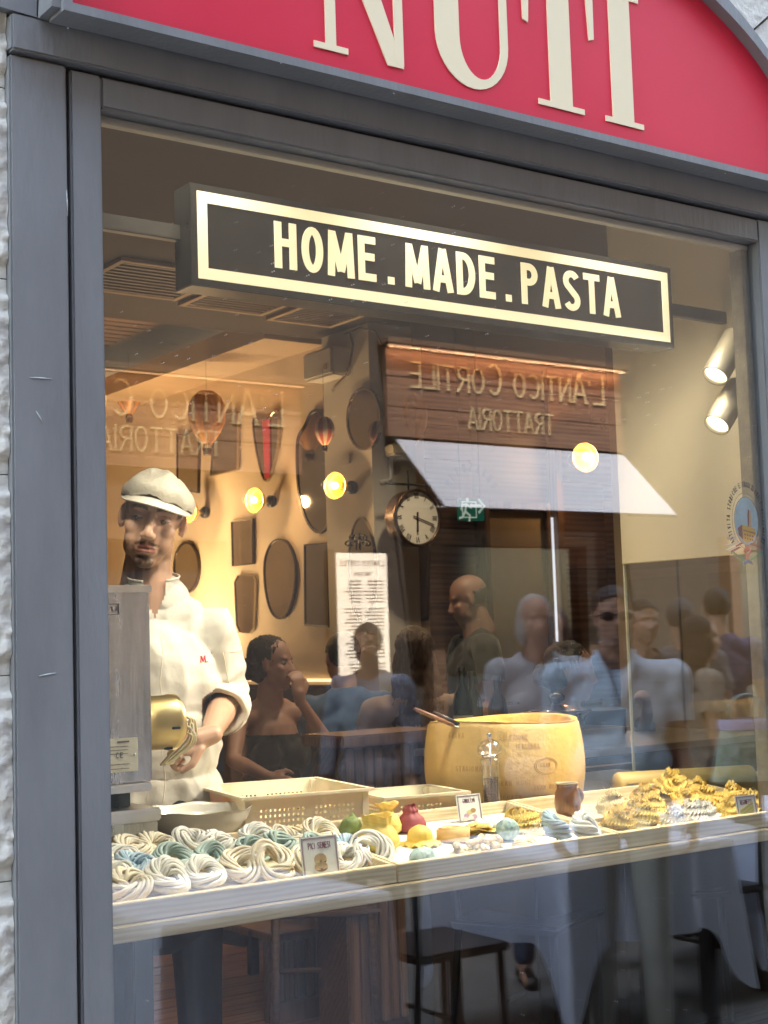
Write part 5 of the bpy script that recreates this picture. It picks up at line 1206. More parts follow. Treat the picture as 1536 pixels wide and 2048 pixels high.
def person(label, loc, rz, skin, top=None, bottom=(.04, .045, .06), sleeve=1, hair=(.03, .02, .015), style='short', seat=False, lean=0., L=None, R=None, hd=(0, 0, 0), s=1., fem=False, vox=.010, group=None, curl=.5, sh=1., hvox=None, belly=1., nohands=(), topmat=None, strap=False, long_=.3, eyes=False, hz=0):
    t = thing('person', label, 'person', loc, rz, group); t.scale = (s, s, s)
    pz = .52 if seat else .95; Lm = Matrix.Translation((0, 0, pz))@Matrix.Rotation(rad(lean), 4, 'X')@Matrix.Translation((0, 0, -.95))
    T = lambda x, y, z: Lm@V3((x, y, z)); sk = skinm('skin_%02d' % int(skin[0]*100+skin[2]*10), skin)
    def torso(mb, g=0):
        mb.ell(T(0, 0, .96), (.155+g, .11+g, .12), None); mb.ell(T(0, -.008*belly, 1.09), ((.135 if fem else .15)*belly+g, .100*belly**2+g, .15)); mb.ell(T(0, 0, 1.27), ((.145 if fem else .168)*sh+g, .105+g, .17), Lm.to_3x3())
        mb.cap(T(-.135*sh, .005, 1.405), T(.135*sh, .005, 1.405), .052+g, .052+g); mb.cap(T(-.06, .02, 1.43), T(.06, .02, 1.43), .05+g, .05+g)
        if fem:
            for q in (-1, 1): mb.ell(T(q*.068, -.085, 1.24), (.055+g, .05+g, .055+g))
    hc = T(0, -.022, 1.635+hz); H = Matrix.Translation(hc)@Matrix.Rotation(rad(hd[0]), 4, 'Z')@Matrix.Rotation(rad(hd[1]), 4, 'X')@Matrix.Rotation(rad(hd[2]), 4, 'Y')
    if long_ == 'chef': H = H@Matrix.Scale(1.15, 4)
    Hi = H.inverted(); mb = MB(); torso(mb); head_prims(mb, H, fem); mb.cap(T(0, .015, 1.42), T(0, .0, 1.53+hz), .056, .05)
    arms = {}
    for q, A in ((-1, R), (1, L)):
        S_ = T(q*.178*sh, .005, 1.405)
        if A is None: A = (T(q*.235, .02, 1.13), T(q*.25, -.06, .89)) if not seat else (T(q*.24, -.02, 1.13), V3((q*.16, -.28, .78)))
        E_, W_ = V3(A[0]), V3(A[1]); arms[q] = (S_, E_, W_); k = .85 if fem else 1.
        mb.cap(S_, E_, .050*k, .038*k); mb.cap(E_, E_.lerp(W_, .35), .038*k, .041*k); mb.cap(E_.lerp(W_, .3), W_, .041*k, .026*k)
        if q not in nohands: 
            dn = (W_-E_).normalized(); nr = A[2] if len(A) > 2 else (q*.8, -.3, .3); dd = V3(A[3]) if len(A) > 3 else dn
            hand(mb, W_, dd, nr, curl if not (len(A) > 4) else A[4], .95 if fem else 1.0, thumb=A[5] if len(A) > 5 else q)
    legs = []
    for q in (-1, 1):
        hip = V3((q*.09, 0, pz-.02)); kn, an = (V3((q*.13, -.43, pz+.02)), V3((q*.13, -.40, .09))) if seat else (V3((q*.10, -.015, .50)), V3((q*.11, .02, .09)))
        legs.append((hip, kn, an)); mb.cap(hip, kn, .082, .056); mb.cap(kn, kn.lerp(an, .35), .056, .054); mb.cap(kn.lerp(an, .3), an, .054, .037); mb.cap(an+V3((0, .03, -.045)), an+V3((q*.01, -.15, -.06)), .036, .026)
    body = melt('body', mb, vox, sk, t, it=(4 if vox < .004 else 2), disp=sockets(Hi))
    # clothing
    if top is not None:
        tm = topmat or mat('cloth_%02d%02d%02d' % tuple(int(x*99) for x in top), top, .85, var=.08, vs=10, bump=.35, bs=14, sheen=.2)
        mb = MB(); torso(mb, .014); mb.cap(T(0, .02, 1.40), T(0, .02, 1.45), .075, .065)
        if not seat: mb.cap(T(-.05, 0, .93), T(.05, 0, .93), .13, .13)
        for q in (-1, 1):
            S_, E_, W_ = arms[q]
            if sleeve >= 1: mb.cap(S_, S_.lerp(E_, .62 if sleeve == 1 else 1.), .066, .062 if sleeve == 1 else .054)
            if sleeve == 2: mb.cap(E_, E_.lerp(W_, .85), .054, .042)
        Li = Lm.inverted()
        def cut(p):
            l_ = Li@p
            if strap: 
                if l_.z > 1.33: return True
            n0 = T(0, -.03, 1.52); d_ = Hi@p
            if (p-n0).length < .085: return True
            if seat and l_.z < .93: return True
            if not seat and l_.z < .84: return True
            if sleeve == 0 and abs(l_.x) > .165*sh: return True
            for q in (-1, 1):
                S_, E_, W_ = arms[q]
                if sleeve == 1:
                    ax = (E_-S_).normalized(); k = (p-S_).dot(ax)/(E_-S_).length
                    if k > .60 and (p-(S_+ax*(p-S_).dot(ax))).length < .10 and (abs(l_.x) > .17 or k > .7): return True
                if sleeve == 2:
                    ax = (W_-E_).normalized(); k = (p-E_).dot(ax)/(W_-E_).length
                    if k > .88 and (p-(E_+ax*(p-E_).dot(ax))).length < .08: return True
            return False
        fold = lambda v, n: v+n*(.009*(1-abs(noise.noise(V3((v.x*11+v.z*5, v.y*11, v.z*5))))*2)+.005*noise.noise(v*22))
        melt('shirt' if not strap else 'top', mb, vox*1.1, tm, t, it=3, cut=cut, disp=fold)
    if bottom is not None:
        bm_ = mat('cloth_%02d%02d%02d' % tuple(int(x*99) for x in bottom), bottom, .85, var=.1, vs=10, bump=.3, bs=16)
        mb = MB(); mb.ell(T(0, 0, .95), (.165, .12, .11))
        for hip, kn, an in legs: mb.cap(hip, kn, .095, .066); mb.cap(kn, an+V3((0, 0, .03)), .066, .052)
        melt('trousers', mb, vox*1.3, bm_, t, it=2)
        for hip, kn, an in legs:
            mb = MB(); mb.cap(an+V3((0, .035, -.05)), an+V3((0, -.16, -.062)), .042, .032); melt('shoe', mb, .012, mat('shoe_black', (.02, .02, .02), .4), t)
    if hair is not None:
        hm = mat('hair_%02d%02d' % (int(hair[0]*99), int(hair[2]*99)), hair, .5, var=.35, vs=60, stretch=(6, 6, 1), bump=.8, bs=50)
        def hp(p, lim=.055):
            l_ = Hi@p; return l_.z > -.03 and (l_.z > lim+.25*(l_.y+.07) if l_.y < -.02 else True) and not (abs(l_.x) > .066 and l_.z < .03 and -.02 < l_.y < .03) and (l_.z > .03-.9*(l_.y+.01) if l_.y < .05 else l_.z > -.045)
        if style == 'short': patch(body, 'hair', hp, lambda p: .007+.003*noise.noise(p*60), hm, t)
        elif style == 'bald': patch(body, 'hair', lambda p: (lambda l_: -.03 < l_.z < .035 and l_.y > .0 and abs(l_.x) > .0 and not (abs(l_.x) > .07 and l_.y < .025))(Hi@p), .003, hm, t)
        else:
            mb = MB(); e = lambda c, r: mb.ell(H@V3(c), r, H.to_3x3())
            hk = .93 if style == 'bob' else 1; e((0, .034, .045), (.083*hk, .098*hk, .087*hk)); e((0, .055, 0), (.080*hk, .072, .09))
            if style == 'bun': e((0, .13, -.02), (.05, .045, .05)); e((0, .08, -.03), (.06, .06, .05))
            if style == 'bob':
                for q in (-1, 1): e((q*.062, .03, -.03), (.028, .06, .085))
                e((0, .06, -.06), (.075, .045, .06))
            if style == 'long':
                n_ = 5 if not isinstance(long_, float) else max(3, int(long_/.06))
                for k in range(n_+1):
                    z = -.03-.06*k; w = .085+.012*min(k, 3)-.006*max(0, k-3); e((0, .065+.008*k, z), (w, .052, .06))
                for q in (-1, 1): e((q*.066, .02, -.04), (.025, .055, .08)); e((q*.075, .045, -.11), (.028, .04, .07))
            def hc_(p): l_ = Hi@p; return l_.y < -.045 and l_.z < .085 and abs(l_.x) < .075
            def strands(v, n):
                a = math.atan2((Hi@v).x, (Hi@v).y); return v+n*((.002)*sin(a*22+3*sin((Hi@v).z*28)+2*noise.noise(v*10))+.003*sin(a*57+(Hi@v).z*30)+.004*noise.noise(v*25))
            melt('hair', mb, .0075, hm, t, it=1, cut=hc_, disp=strands)
    if eyes:
        sc_ = H.median_scale
        for q in (-1, 1):
            mb = MB(); mb.ell(H@V3((q*.032, -.0605, .003)), [.0122*sc_]*3); mb.build('eye', mat('eye_white', (.40, .35, .31), .25), t)
            mb = MB(); g = V3((-.25*1, -1, -.22)).normalized(); p = H@(V3((q*.032, -.0605, .003))+g*.0090); mb.ell(p, [.0070*sc_]*3); mb.build('iris', mat('iris', (.035, .018, .010), .1), t)
    t['_H'] = 0; del t['_H']
    return t, body, H, Hi, arms, T

SK1 = (.52, .30, .19); SK2 = (.58, .36, .26); SK3 = (.44, .24, .16)
# the cook ------------------------------------------------------------
pc_ = at(309, 1250, y=1.06)
cookL = (V3((.195, .03, 1.215)), V3((.130, -.215, 1.135)), (.05, -.72, .68), (-.95, -.05, -.30), 1.05, -1)
cookR = (V3((-.24, .02, 1.19)), V3((-.14, -.22, 1.14)))
cook, cb_, H, Hi, arms, T = person('cook in cream cap and jacket with moustache and goatee working at the pasta machine', (pc_.x, 1.06, .04), rad(-25), (.54, .33, .22), top=None, bottom=(.02, .02, .022), hair=None, style='short', L=cookL, R=cookR, hd=(-6, 8, 11), hz=.090, sh=.90, eyes=True, vox=.0034, long_='chef')
# colours of skin, stubble, brows, lips
me = cb_.data; ca = me.color_attributes.new('Col', 'FLOAT_COLOR', 'POINT')
def sm(x, a, b): k = max(0, min(1, (x-a)/(b-a))); return k*k*(3-2*k)
arr = np.ones((len(me.vertices), 4), dtype=np.float32)
for i, v in enumerate(me.vertices):
    p = Hi@v.co; k = 0.; lip = 0.
    if p.z > -.16 and p.y < .12:
        nz = noise.noise(p*260)*.35+noise.noise(p*600)*.3
        ax = abs(p.x)
        if p.y < -.035:
            zb = .0225+.010*(1-((ax-.030)/.026)**2)*.75; br = sm(ax, .008, .014)*(1-sm(ax, .046, .055))*(1-sm(abs(p.z-zb), .0025, .0060)); k = max(k, br*(.9+nz))
            mo = (1-sm(abs(p.z+.0525+.22*ax-.0), .0022, .0058))*(1-sm(ax, .026, .034))*sm(ax, .001, .006); k = max(k, mo*(.78+nz*.8))
            k = max(k, (1-sm(abs(ax-.031), .003, .007))*(1-sm(abs(p.z+.072), .006, .016))*(.3+nz))
            go = (1-sm(math.hypot(p.x/1.1, (p.z+.101)), .015, .027)); k = max(k, go*(.85+nz*.6)*(p.z < -.080))
            lip = (1-sm(ax, .018, .025))*(1-sm(abs(p.z+.067), .008, .0125))
        jaw = sm(-p.z, .055, .085)*(1-sm(-p.z, .115, .135)); k = max(k, jaw*(.10+.12*nz)*(p.y < .03))
        side = sm(p.z, -.02, .02)*(p.y > -.035)*sm(ax, .050, .062)+(p.y > .03 and p.z > -.05)+sm(p.z, .047, .056); k = max(k, min(1, side)*(.86+nz) if (p.z > -.02 or p.y > .03) and not (ax > .068 and -.045 < p.z < .035 and p.y < .035) else 0)
    k = max(0, min(.97, k)); 
    base = (1, 1, 1); c = [1-k*(1-.07), 1-k*(1-.055), 1-k*(1-.05)]
    if lip: c = [c[0]*(1-lip*.28), c[1]*(1-lip*.48), c[2]*(1-lip*.40)]
    arr[i, :3] = c
ca.data.foreach_set('color', arr.ravel())
me.materials.clear(); me.materials.append(mat('cook_skin', (.56, .34, .23), .42, var=.06, vs=30, sss=.10, bump=.05, bs=240, attr=True))
# eyelids
for q in (-1, 1):
    C_ = V3((q*.032, -.0605, .003)); mb = MB(); grid(mb, lambda u, v: H@(C_+V3((.0135*cos(-pi*u)*cos(v*1.25+.14), -.0135*sin(pi*u)*cos(v*1.25+.14), .0135*sin(v*1.25+.14)-.0005))), 18, 8); mb.build('eyelid', _m['skin_%02d' % int(54+2.2)], cook)
    mb = MB(); grid(mb, lambda u, v: H@(C_+V3((.0134*cos(-pi*u)*cos(-.44-v*.9), -.0134*sin(pi*u)*cos(-.44-v*.9), .0134*sin(-.44-v*.9)))), 18, 6); mb.build('eyelid', _m['skin_%02d' % int(54+2.2)], cook)
    MB().tube([H@(C_+V3((.0140*cos(-pi*u/12), -.0140*sin(pi*u/12), -.0008))) for u in range(1, 12)], .0008, 5).build('eyelash', blackm, cook)
# cap
cm = mat('cap_linen', (.64, .60, .50), .85, var=.08, vs=20, bump=.3, bs=120)
cpH = H@Matrix.Rotation(rad(-2), 4, 'X')@Matrix.Rotation(rad(6), 4, 'Y')@Matrix.Diagonal((.96, .97, .98, 1))
def capfn(u, v):
    q = 2*pi*u; a = v*pi/2; fr = max(0, -sin(q)); bk = max(0, sin(q))
    rx = .087*(1+.05*abs(cos(q))); ry = .108+.010*fr
    prof_r = cos(a)**.62; z = .030+.022*fr+.070*sin(a)**.95; z -= .010*bk*(1-v)
    r2 = prof_r*(1+.07*sin(min(1, v*2.2)*pi))
    return cpH@V3((rx*r2*cos(q), .014+ry*r2*sin(q)-.020*v*0-.018*(v)*0, z+.003*sin(4*q)*v+.009*noise.noise(V3((cos(q)*2.4, sin(q)*2.4, v*3)))+.0035*(1-2*abs(noise.noise(V3((cos(q)*5, sin(q)*5, v*8+3)))))))
mb = MB(); grid(mb, capfn, 64, 22, True, True); capo = mb.build('cap', cm, cook)
mb = MB()
def brim(u, v):
    q = pi+pi*(.06+.88*u); w = sin(pi*u)**.6; r = 1+.30*w*v
    return cpH@V3((.088*cos(q)*(1+.03*v), .014+.112*sin(q)*r, .052-.016*w*v-.012*(abs(cos(q)))**2*1.3*(1)+.014*w*(1-v)*0))
grid(mb, brim, 36, 6); n_ = len(mb.v); grid(mb, lambda u, v: brim(u, v)+V3((0, 0, -.0035)), 36, 6)
mb.build('brim', mat('cap_linen_light', (.72, .68, .58), .8, bump=.2, bs=120), capo)
mb = MB(); mb.tube([brim(u/30, 1)+V3((0, 0, -.0017)) for u in range(31)], .0028, 6); mb.build('brim_edge', _m['cap_linen_light'], capo)
mb = MB(); mb.ell(cpH@V3((0, .012, .116)), (.007, .007, .004)); mb.build('button', cm, capo)
# jacket
jk = mat('jacket_cotton', (.62, .59, .52), .85, var=.05, vs=14, bump=.35, bs=22, sheen=.25)
mb = MB(); mb.ell(T(0, 0, .96), (.185, .135, .14)); mb.ell(T(0, -.008, 1.10), (.178, .132, .17)); mb.ell(T(0, 0, 1.27), (.182, .130, .18)); mb.cap(T(-.125, .01, 1.405), T(.125, .01, 1.405), .062, .062); mb.cap(T(-.030, .022, 1.500), T(.030, .022, 1.500), .062, .062); mb.cap(T(-.08, .015, 1.445), T(.08, .015, 1.445), .058, .058)
mb.ell(T(0, 0, .86), (.19, .14, .14))
for q in (-1, 1):
    S_, E_, W_ = arms[q]; mb.cap(S_, S_.lerp(E_, .5), .066, .064); mb.cap(S_.lerp(E_, .4), E_+V3((q*.004, .01, 0)), .064, .062); mb.cap(E_, E_.lerp(W_, .28), .066, .058)
def jfold(v, n):
    k = .008*(1-2*abs(noise.noise(V3((v.x*7+v.z*3, v.y*7, v.z*2.4)))))+.009*(1-2.4*abs(noise.noise(V3((v.x*14+5, v.y*12, v.z*6)))))+.003*noise.noise(v*26)
    S_, E_, W_ = arms[1]; d = (v-E_).length
    if d < .15: k += .011*sin((v-E_).dot((S_-E_).normalized())*95+3*noise.noise(v*12))*(1-d/.15)
    # armhole seam and body crease
    return v+n*k
def jcut(p):
    if (p-T(0, -.045, 1.632)).length < .080: return True
    if p.z < .80: return True
    if abs(p.x-.0) < .050*(max(0, (p.z-1.45)/.11)) and p.y < -.02 and p.z > 1.45: return True
    for q in (-1, 1):
        S_, E_, W_ = arms[q]; ax = (W_-E_).normalized(); k = (p-E_).dot(ax)
        if k > .068 and (p-(E_+ax*k)).length < .068 and (abs(p.x) > .12): return True
    return False
jo = melt('jacket', mb, .0055, jk, cook, it=3, cut=jcut, disp=jfold)
S_, E_, W_ = arms[1]; ax = (W_-E_).normalized()
def cuff(q):
    S_, E_, W_ = arms[q]; ax = (W_-E_).normalized(); u_ = ax.orthogonal().normalized(); w_ = ax.cross(u_)
    def f(u, v):
        P = [(.058, .018), (.071, .020), (.075, .045), (.074, .075), (.068, .084), (.058, .082), (.050, .070), (.047, .040)]; i = v*(len(P)-1); k = min(int(i), len(P)-2); f_ = i-k
        r = P[k][0]*(1-f_)+P[k+1][0]*f_; z = P[k][1]*(1-f_)+P[k+1][1]*f_; a = 2*pi*u; r *= 1+.035*sin(3*a+1)+.02*sin(7*a+z*60)
        return E_+ax*(z+.006*sin(2*a))+u_*r*cos(a)+w_*r*sin(a)
    mb = MB(); grid(mb, f, 44, 24, True, True); mb.build('cuff', jk, cook)
cuff(1); cuff(-1)
def collar(u, v):
    a = rad(-90+26)+rad(308)*u; fl = .012*v; r = .062+.005*v
    z = 1.520+.046*v+.020*(sin(a) > 0)*0+.016*sin(a)-.018*(1-abs(2*u-1))**0*0
    return T(r*1.06*cos(a)*(1+fl), .012+r*1.02*sin(a), z)
mb = MB(); grid(mb, collar, 40, 6); n0 = len(mb.v); grid(mb, lambda u, v: collar(u, v)+(T(0, .012, 1.50)-collar(u, v)).normalized()*.004, 40, 6); mb.tube([collar(u/40, 1) for u in range(41)], .0028, 6); mb.build('collar', jk, cook)
bv = BVHTree.FromPolygons([v.co for v in jo.data.vertices], [p.vertices for p in jo.data.polygons])
def onj(x, z, off=.0012, y0=-.5):
    h = bv.ray_cast(V3((x, y0, z)), V3((0, 1, 0)))
    return (h[0]+h[1]*off if h[1].y < 0 else h[0]-h[1]*off) if h[0] else V3((x, -.15, z))
fj = lambda u, v, d: onj(u, v, .0012-d)
seamm = mat('seam_thread', (.60, .53, .42), .9)
for x in (.012, -.03):
    MB().tube([onj(x+.004*sin(k*.9), 1.40-.024*k, .0006) for k in range(22)], .0010, 5).build('placket_seam', seamm, cook)
mb = MB()
for c_2, q in text('M.', .118, 1.325, .017, lambda u, v, d: onj(u, v, .0015-d), -.0006, .0006, w=.75, s=.15, gap=.2, serif=.16): mb.add(q.v, q.f)
mb.build('embroidered_initial', mat('red_thread', (.50, .05, .06), .8), cook)
# sleeve pocket outline
S2 = arms[1][0]; E2 = arms[1][1]
def onsl(u, v):
    p = S2.lerp(E2, .28+.52*v); x = p.x+.012+.050*u; return onj(x, p.z, .0012)
MB().tube([onsl(0, 0), onsl(0, .25), onsl(0, .5), onsl(0, .75), onsl(0, 1), onsl(.5, 1), onsl(1, 1)], .0012, 5).build('pocket_seam', seamm, cook); MB().tube([onsl(0, 0), onsl(.5, 0), onsl(1, 0)], .0012, 5).build('pocket_seam', seamm, cook)
# apron
mb = MB(); mb.ell(T(0, -.01, .90), (.185, .145, .16)); mb.ell(T(0, -.01, .72), (.20, .15, .18)); melt('apron', mb, .012, mat('apron_black', (.018, .018, .020), .8, bump=.3, bs=20), cook, cut=lambda p: p.z > 1.0 or p.y > .06)

# diners ---------------------------------------------------------------
def P(px, py, y): p = at(px, py, y=y); return p
dw = P(545, 1320, 3.05)
person('woman in a strapless black top raising her hand to her mouth at the near table', (dw.x-.02, 3.05, dw.z-.04-1.18), rad(-5), (.46, .26, .20), top=(.012, .012, .015), sleeve=0, strap=True, hair=(.022, .013, .010), style='bun', seat=True, lean=3, L=(V3((.20, -.25, .78)), V3((.03, -.235, 1.045)), (0, -.8, .1), (-.05, .1, .9), .6), R=(V3((-.26, -.16, .80)), V3((-.20, -.38, .74))), hd=(35, 0, 0), fem=True, sh=.9, vox=.008, eyes=True)
person('dark haired diner mostly hidden behind the woman with the raised hand', (dw.x-.42, 3.55, dw.z-.05-1.18), rad(10), SK3, top=(.03, .025, .03), hair=(.015, .010, .008), style='long', seat=True, fem=True, hd=(-10, 0, 0))
p_ = P(775, 1300, 2.75)
person('dark haired diner in a blue shirt at the table behind the long haired woman', (p_.x-.10, 2.90, p_.z-1.23), rad(165), SK2, top=(.06, .12, .24), sleeve=2, hair=(.012, .009, .008), style='short', seat=True, lean=8)
p_ = P(832, 1320, 2.3)
person('woman with long wavy brown hair seen from behind', (p_.x, 2.30, p_.z-1.19), rad(150), SK2, top=(.38, .27, .20), sleeve=1, hair=(.10, .055, .03), style='long', seat=True, fem=True, lean=4, long_=.36, sh=.95)
p_ = P(932, 1190, 2.9)
person('bald man in a black T-shirt standing and looking down to the left', (p_.x+.03, 2.9, p_.z-1.66), rad(-112), (.30, .165, .12), top=(.012, .012, .014), sleeve=1, hair=(.05, .035, .03), style='bald', L=(V3((.25, .02, 1.14)), V3((.22, -.22, .98))), R=(V3((-.24, -.03, 1.14)), V3((-.18, -.25, .98))), hd=(-4, 14, 0), belly=1.15, sh=1.12, vox=.009)
p_ = P(1130, 1345, 2.0)
person('woman in a beige striped blouse holding a glass at the right table', (p_.x-.04, 2.0, p_.z-1.20), rad(12), SK2, top=(.55, .40, .28), sleeve=2, hair=(.03, .02, .015), style='bun', seat=True, lean=5, fem=True, hd=(22, 5, 0), L=(V3((.24, -.20, .82)), V3((.10, -.36, 1.0)), (0, -.8, .1), (-.1, -.1, .9), .9))

# dining tables with cloths --------------------------------------------
linen = mat('table_linen', (.60, .56, .50), .85, var=.05, vs=6, bump=.15, bs=40)
china = mat('china', (.66, .63, .57), .2, coat=.3)
wg = pane_mat('wine_glass', .05, .7, (.95, .95, .93))
wine = mat('red_wine', (.07, .005, .01), .1, coat=.5)
def cloth(label, cx, cy, lx, ly, zt, drop, m, seed=1, rz=0, point=0):
    mb = MB(); N = 52; M_ = 20
    def rp(t, k):      # rectangle perimeter point at parameter t, pushed out by k
        per = 2*(lx+ly); d = (t*per) % per; c = [(-lx/2, -ly/2), (lx/2, -ly/2), (lx/2, ly/2), (-lx/2, ly/2)]; L_ = [lx, ly, lx, ly]; i = 0
        while d > L_[i]: d -= L_[i]; i += 1
        a, b = c[i], c[(i+1) % 4]; u = d/L_[i]; corner = min(u, 1-u)*L_[i]; return a[0]+(b[0]-a[0])*u, a[1]+(b[1]-a[1])*u, corner
    def fn(u, v):
        x, y, co = rp(u, 0)
        if v < .3: k = v/.3; return V3((x*k, y*k, zt+.002))
        h = (v-.3)/.7; w = .018*sin(u*2*pi*11+seed)+.012*sin(u*2*pi*23+seed*2); cf = math.exp(-(co/.10)**2); L_ = math.hypot(x, y)
        return V3((x*(1+(.012+w*h+.05*cf*h)/L_*1.2), y*(1+(.012+w*h+.05*cf*h)/L_*1.2), zt-h*(drop+(point*cf)+.01*sin(u*2*pi*7))))
    grid(mb, fn, 240, 26, True, True); o = mb.build('tablecloth', m); o.location = (cx, cy, 0); o.rotation_euler = (0, 0, rz); return setp(o, label, 'tablecloth')
def table(label, cx, cy, lx, ly, zt, z0=0, rz=0, m=None):
    t = thing('dining_table', label, 'table', (cx, cy, z0), rz); MB().bbox((-lx/2, -ly/2, zt-z0-.035), (lx/2, ly/2, zt-z0-.002), .003).build('tabletop', m or slatw, t)
    for sx in (-1, 1):
        for sy in (-1, 1): MB().bbox((sx*(lx/2-.06)-.02, sy*(ly/2-.06)-.02, 0), (sx*(lx/2-.06)+.02, sy*(ly/2-.06)+.02, zt-z0-.036), .003).build('leg', blackm, t)
table('near dining table under a beige cloth behind the cook', 3.60, 2.62, .75, .85, .735); cloth('beige linen cloth on the near dining table', 3.60, 2.62, .76, .86, .737, .26, linen, 2)
table('right dining table by the woman in beige', 4.35, 1.95, .7, .8, .80); cloth('pale linen cloth on the right dining table', 4.35, 1.95, .71, .81, .802, .22, linen, 5)
ztb = .741
def glass(label, p, fill=None, h=.20, r=.038, cat='wine glass'):
    t = thing('wine_glass', label, cat, p); mb = MB(); mb.lathe([(0, 0), (.034, .001), (.034, .003), (.004, .008), (.0035, .08), (.012, .092), (r*.92, .125), (r, .15), (r*.74, h)], 24); mb.build('glass', wg, t)
    if fill: MB().lathe([(0, .094), (.012, .094), (r*.88, .124), (r*.95, .142), (0, .142)], 20).build('wine', fill, t)
g_ = lambda a, b: at(a, b, z=ztb)
def gg(px, py): p = g_(px, py); return (min(max(p.x, 3.12), 3.78), min(max(p.y, 2.1), 3.0), ztb)
glass('glass of red wine in the middle of the near table', gg(641, 1555), wine)
glass('empty wine glass in front of the woman in black', gg(535, 1560), None)
glass('wine glass with rose wine at the back of the near table', (3.70, 3.0, ztb), mat('rose', (.4, .1, .06), .1))
glass('empty tumbler shaped glass beside the red wine', gg(672, 1545), None, h=.16)
def plate(label, p, r=.13, food=True, bowl=False):
    t = thing('plate', label, 'plate', p); pr = [(0, .006), (r*.6, .006), (r*.95, .022), (r, .026), (r*1.0, .023), (r*.6, 0), (0, 0)] if not bowl else [(0, .012), (r*.5, .014), (r*.9, .05), (r, .055), (r*.97, .045), (r*.5, 0), (0, 0)]
    MB().lathe(pr, 32).build('dish', china if not bowl else mat('brown_bowl', (.12, .05, .03), .25), t)
    if food:
        mb = MB(); 
        for k in range(16): a = rnd.uniform(0, 6); q = rnd.uniform(0, r*.4); mb.tube([(q*cos(a)+.03*cos(a*2+j), q*sin(a)+.03*sin(a*2+j), .018+.006*(j % 2)+.01*rnd.random()) for j in range(5)], .003, 5)
        mb.build('pasta', dpale, t)
plate('white plate of pasta at the front of the near table', gg(565, 1590)); plate('brown bowl by the woman in black', gg(590, 1550), .09, False, True); plate('white side plate at the back of the near table', (3.62, 2.90, ztb), .09, False)
t = thing('phone', 'dark phone lying on the near table', 'phone', gg(675, 1590), .4); MB().bbox((-.035, -.075, 0), (.035, .075, .009), .003).build('body', mat('phone_black', (.02, .02, .022), .15), t)
def bottle(label, p, col, h=.28, r=.036, cap=None):
    t = thing('bottle', label, 'bottle', p); MB().lathe([(0, 0), (r, 0), (r, h*.55), (r*.8, h*.68), (r*.36, h*.78), (r*.34, h*.96), (r*.4, h*.97), (r*.4, h), (0, h)], 24).build('glass', mat('bottle_%02d' % int(col[1]*99), col, .12, coat=.5), t)
    MB().lathe([(r*1.01, h*.15), (r*1.01, h*.42)], 24).build('label', mat('bottle_label', (.5, .46, .38), .6), t)
    MB().lathe([(0, h*1.001), (r*.42, h*1.0), (r*.42, h*.94)], 16).build('cap', cap or blackm, t)
bottle('clear water bottle at the back of the near table', (3.68, 2.80, ztb), (.25, .27, .26)); 
for i, (a, lb) in enumerate([(925, 'dark wine bottle behind the cheese wheel, left of three'), (945, 'dark wine bottle behind the cheese wheel, middle of three'), (995, 'dark wine bottle behind the cheese wheel, right of three')]):
    p = at(a, 1400, y=1.5); bottle(lb, (p.x, 1.5, 1.012), (.02, .03, .02), h=.30-.02*i)
# bench, ribbed counter, chairs inside
bn = thing('bench', 'long bench with dark violet seat back along the mirror wall', 'bench'); vio = mat('violet_leather', (.045, .035, .075), .45, var=.1)
MB().bbox((3.75, 3.66, .0), (4.24, 6.3, .42), .01).build('base', slatw, bn); MB().bbox((3.73, 3.66, .425), (4.12, 6.3, .50), .02).build('seat', vio, bn); MB().bbox((4.125, 3.66, .503), (4.215, 6.3, 1.20), .02).build('backrest', vio, bn)
rc = thing('ribbed_cabinet', 'cabinet clad in vertical brown ribs under a thick top in the middle of the room', 'cabinet')
MB().bbox((3.38, 1.52, 0), (4.3, 1.78, .95), .004).build('carcass', slatw, rc) if False else MB().bbox((2.99, 1.82, 0), (3.42, 2.02, 1.03), .004).build('carcass', slatw, rc)
MB().bbox((2.96, 1.77, 1.032), (3.45, 2.05, 1.075), .006).build('top', doorw, rc)
for k in range(10):
    x = 2.995+.042*k; MB().bbox((x, 1.795, .05), (x+.03, 1.819, 1.025), .004).build('rib', ribm, rc)
rc = thing('ribbed_bench', 'long low bench front of vertical brown wooden ribs seen below the shelf', 'bench')
MB().bbox((2.9, 2.22, 0), (6.4, 2.26, .30), .003).build('panel', slatw, rc); MB().bbox((2.9, 2.18, .301), (6.4, 2.55, .33), .004).build('seat', ribm, rc)
for k in range(76): 
    x = 2.92+.045*k; MB().bbox((x, 2.192, .08), (x+.032, 2.218, .299), .004).build('rib', ribm, rc) if k == 0 else None
    if k == 0: r0 = rc.children[-1] if False else [o for o in bpy.data.objects if o.name.startswith('rib') and o.parent == rc][0]
    else: o = r0.copy(); COL.objects.link(o); o.location.x = .045*k
MB().bbox((2.9, 2.185, 0), (6.4, 2.218, .078), .003).build('kick_board', ribm, rc)
def chair(label, loc, rz, m, group=None):
    t = thing('chair', label, 'chair', loc, rz, group); MB().bbox((-.2, -.2, .44), (.2, .2, .47), .01).build('seat', m, t); MB().bbox((-.19, .185, .70), (.19, .21, .90), .008).build('backrest', m, t)
    for sx in (-1, 1): MB().tube([(sx*.18, -.18, 0), (sx*.17, -.17, .44)], .014, 8).build('leg', m, t); MB().tube([(sx*.18, .22, 0), (sx*.17, .18, .44), (sx*.18, .20, .90)], .014, 8).build('leg', m, t)
    MB().tube([(-.17, 0, .22), (.17, 0, .22)], .009, 6).build('stretcher', m, t)
    return t
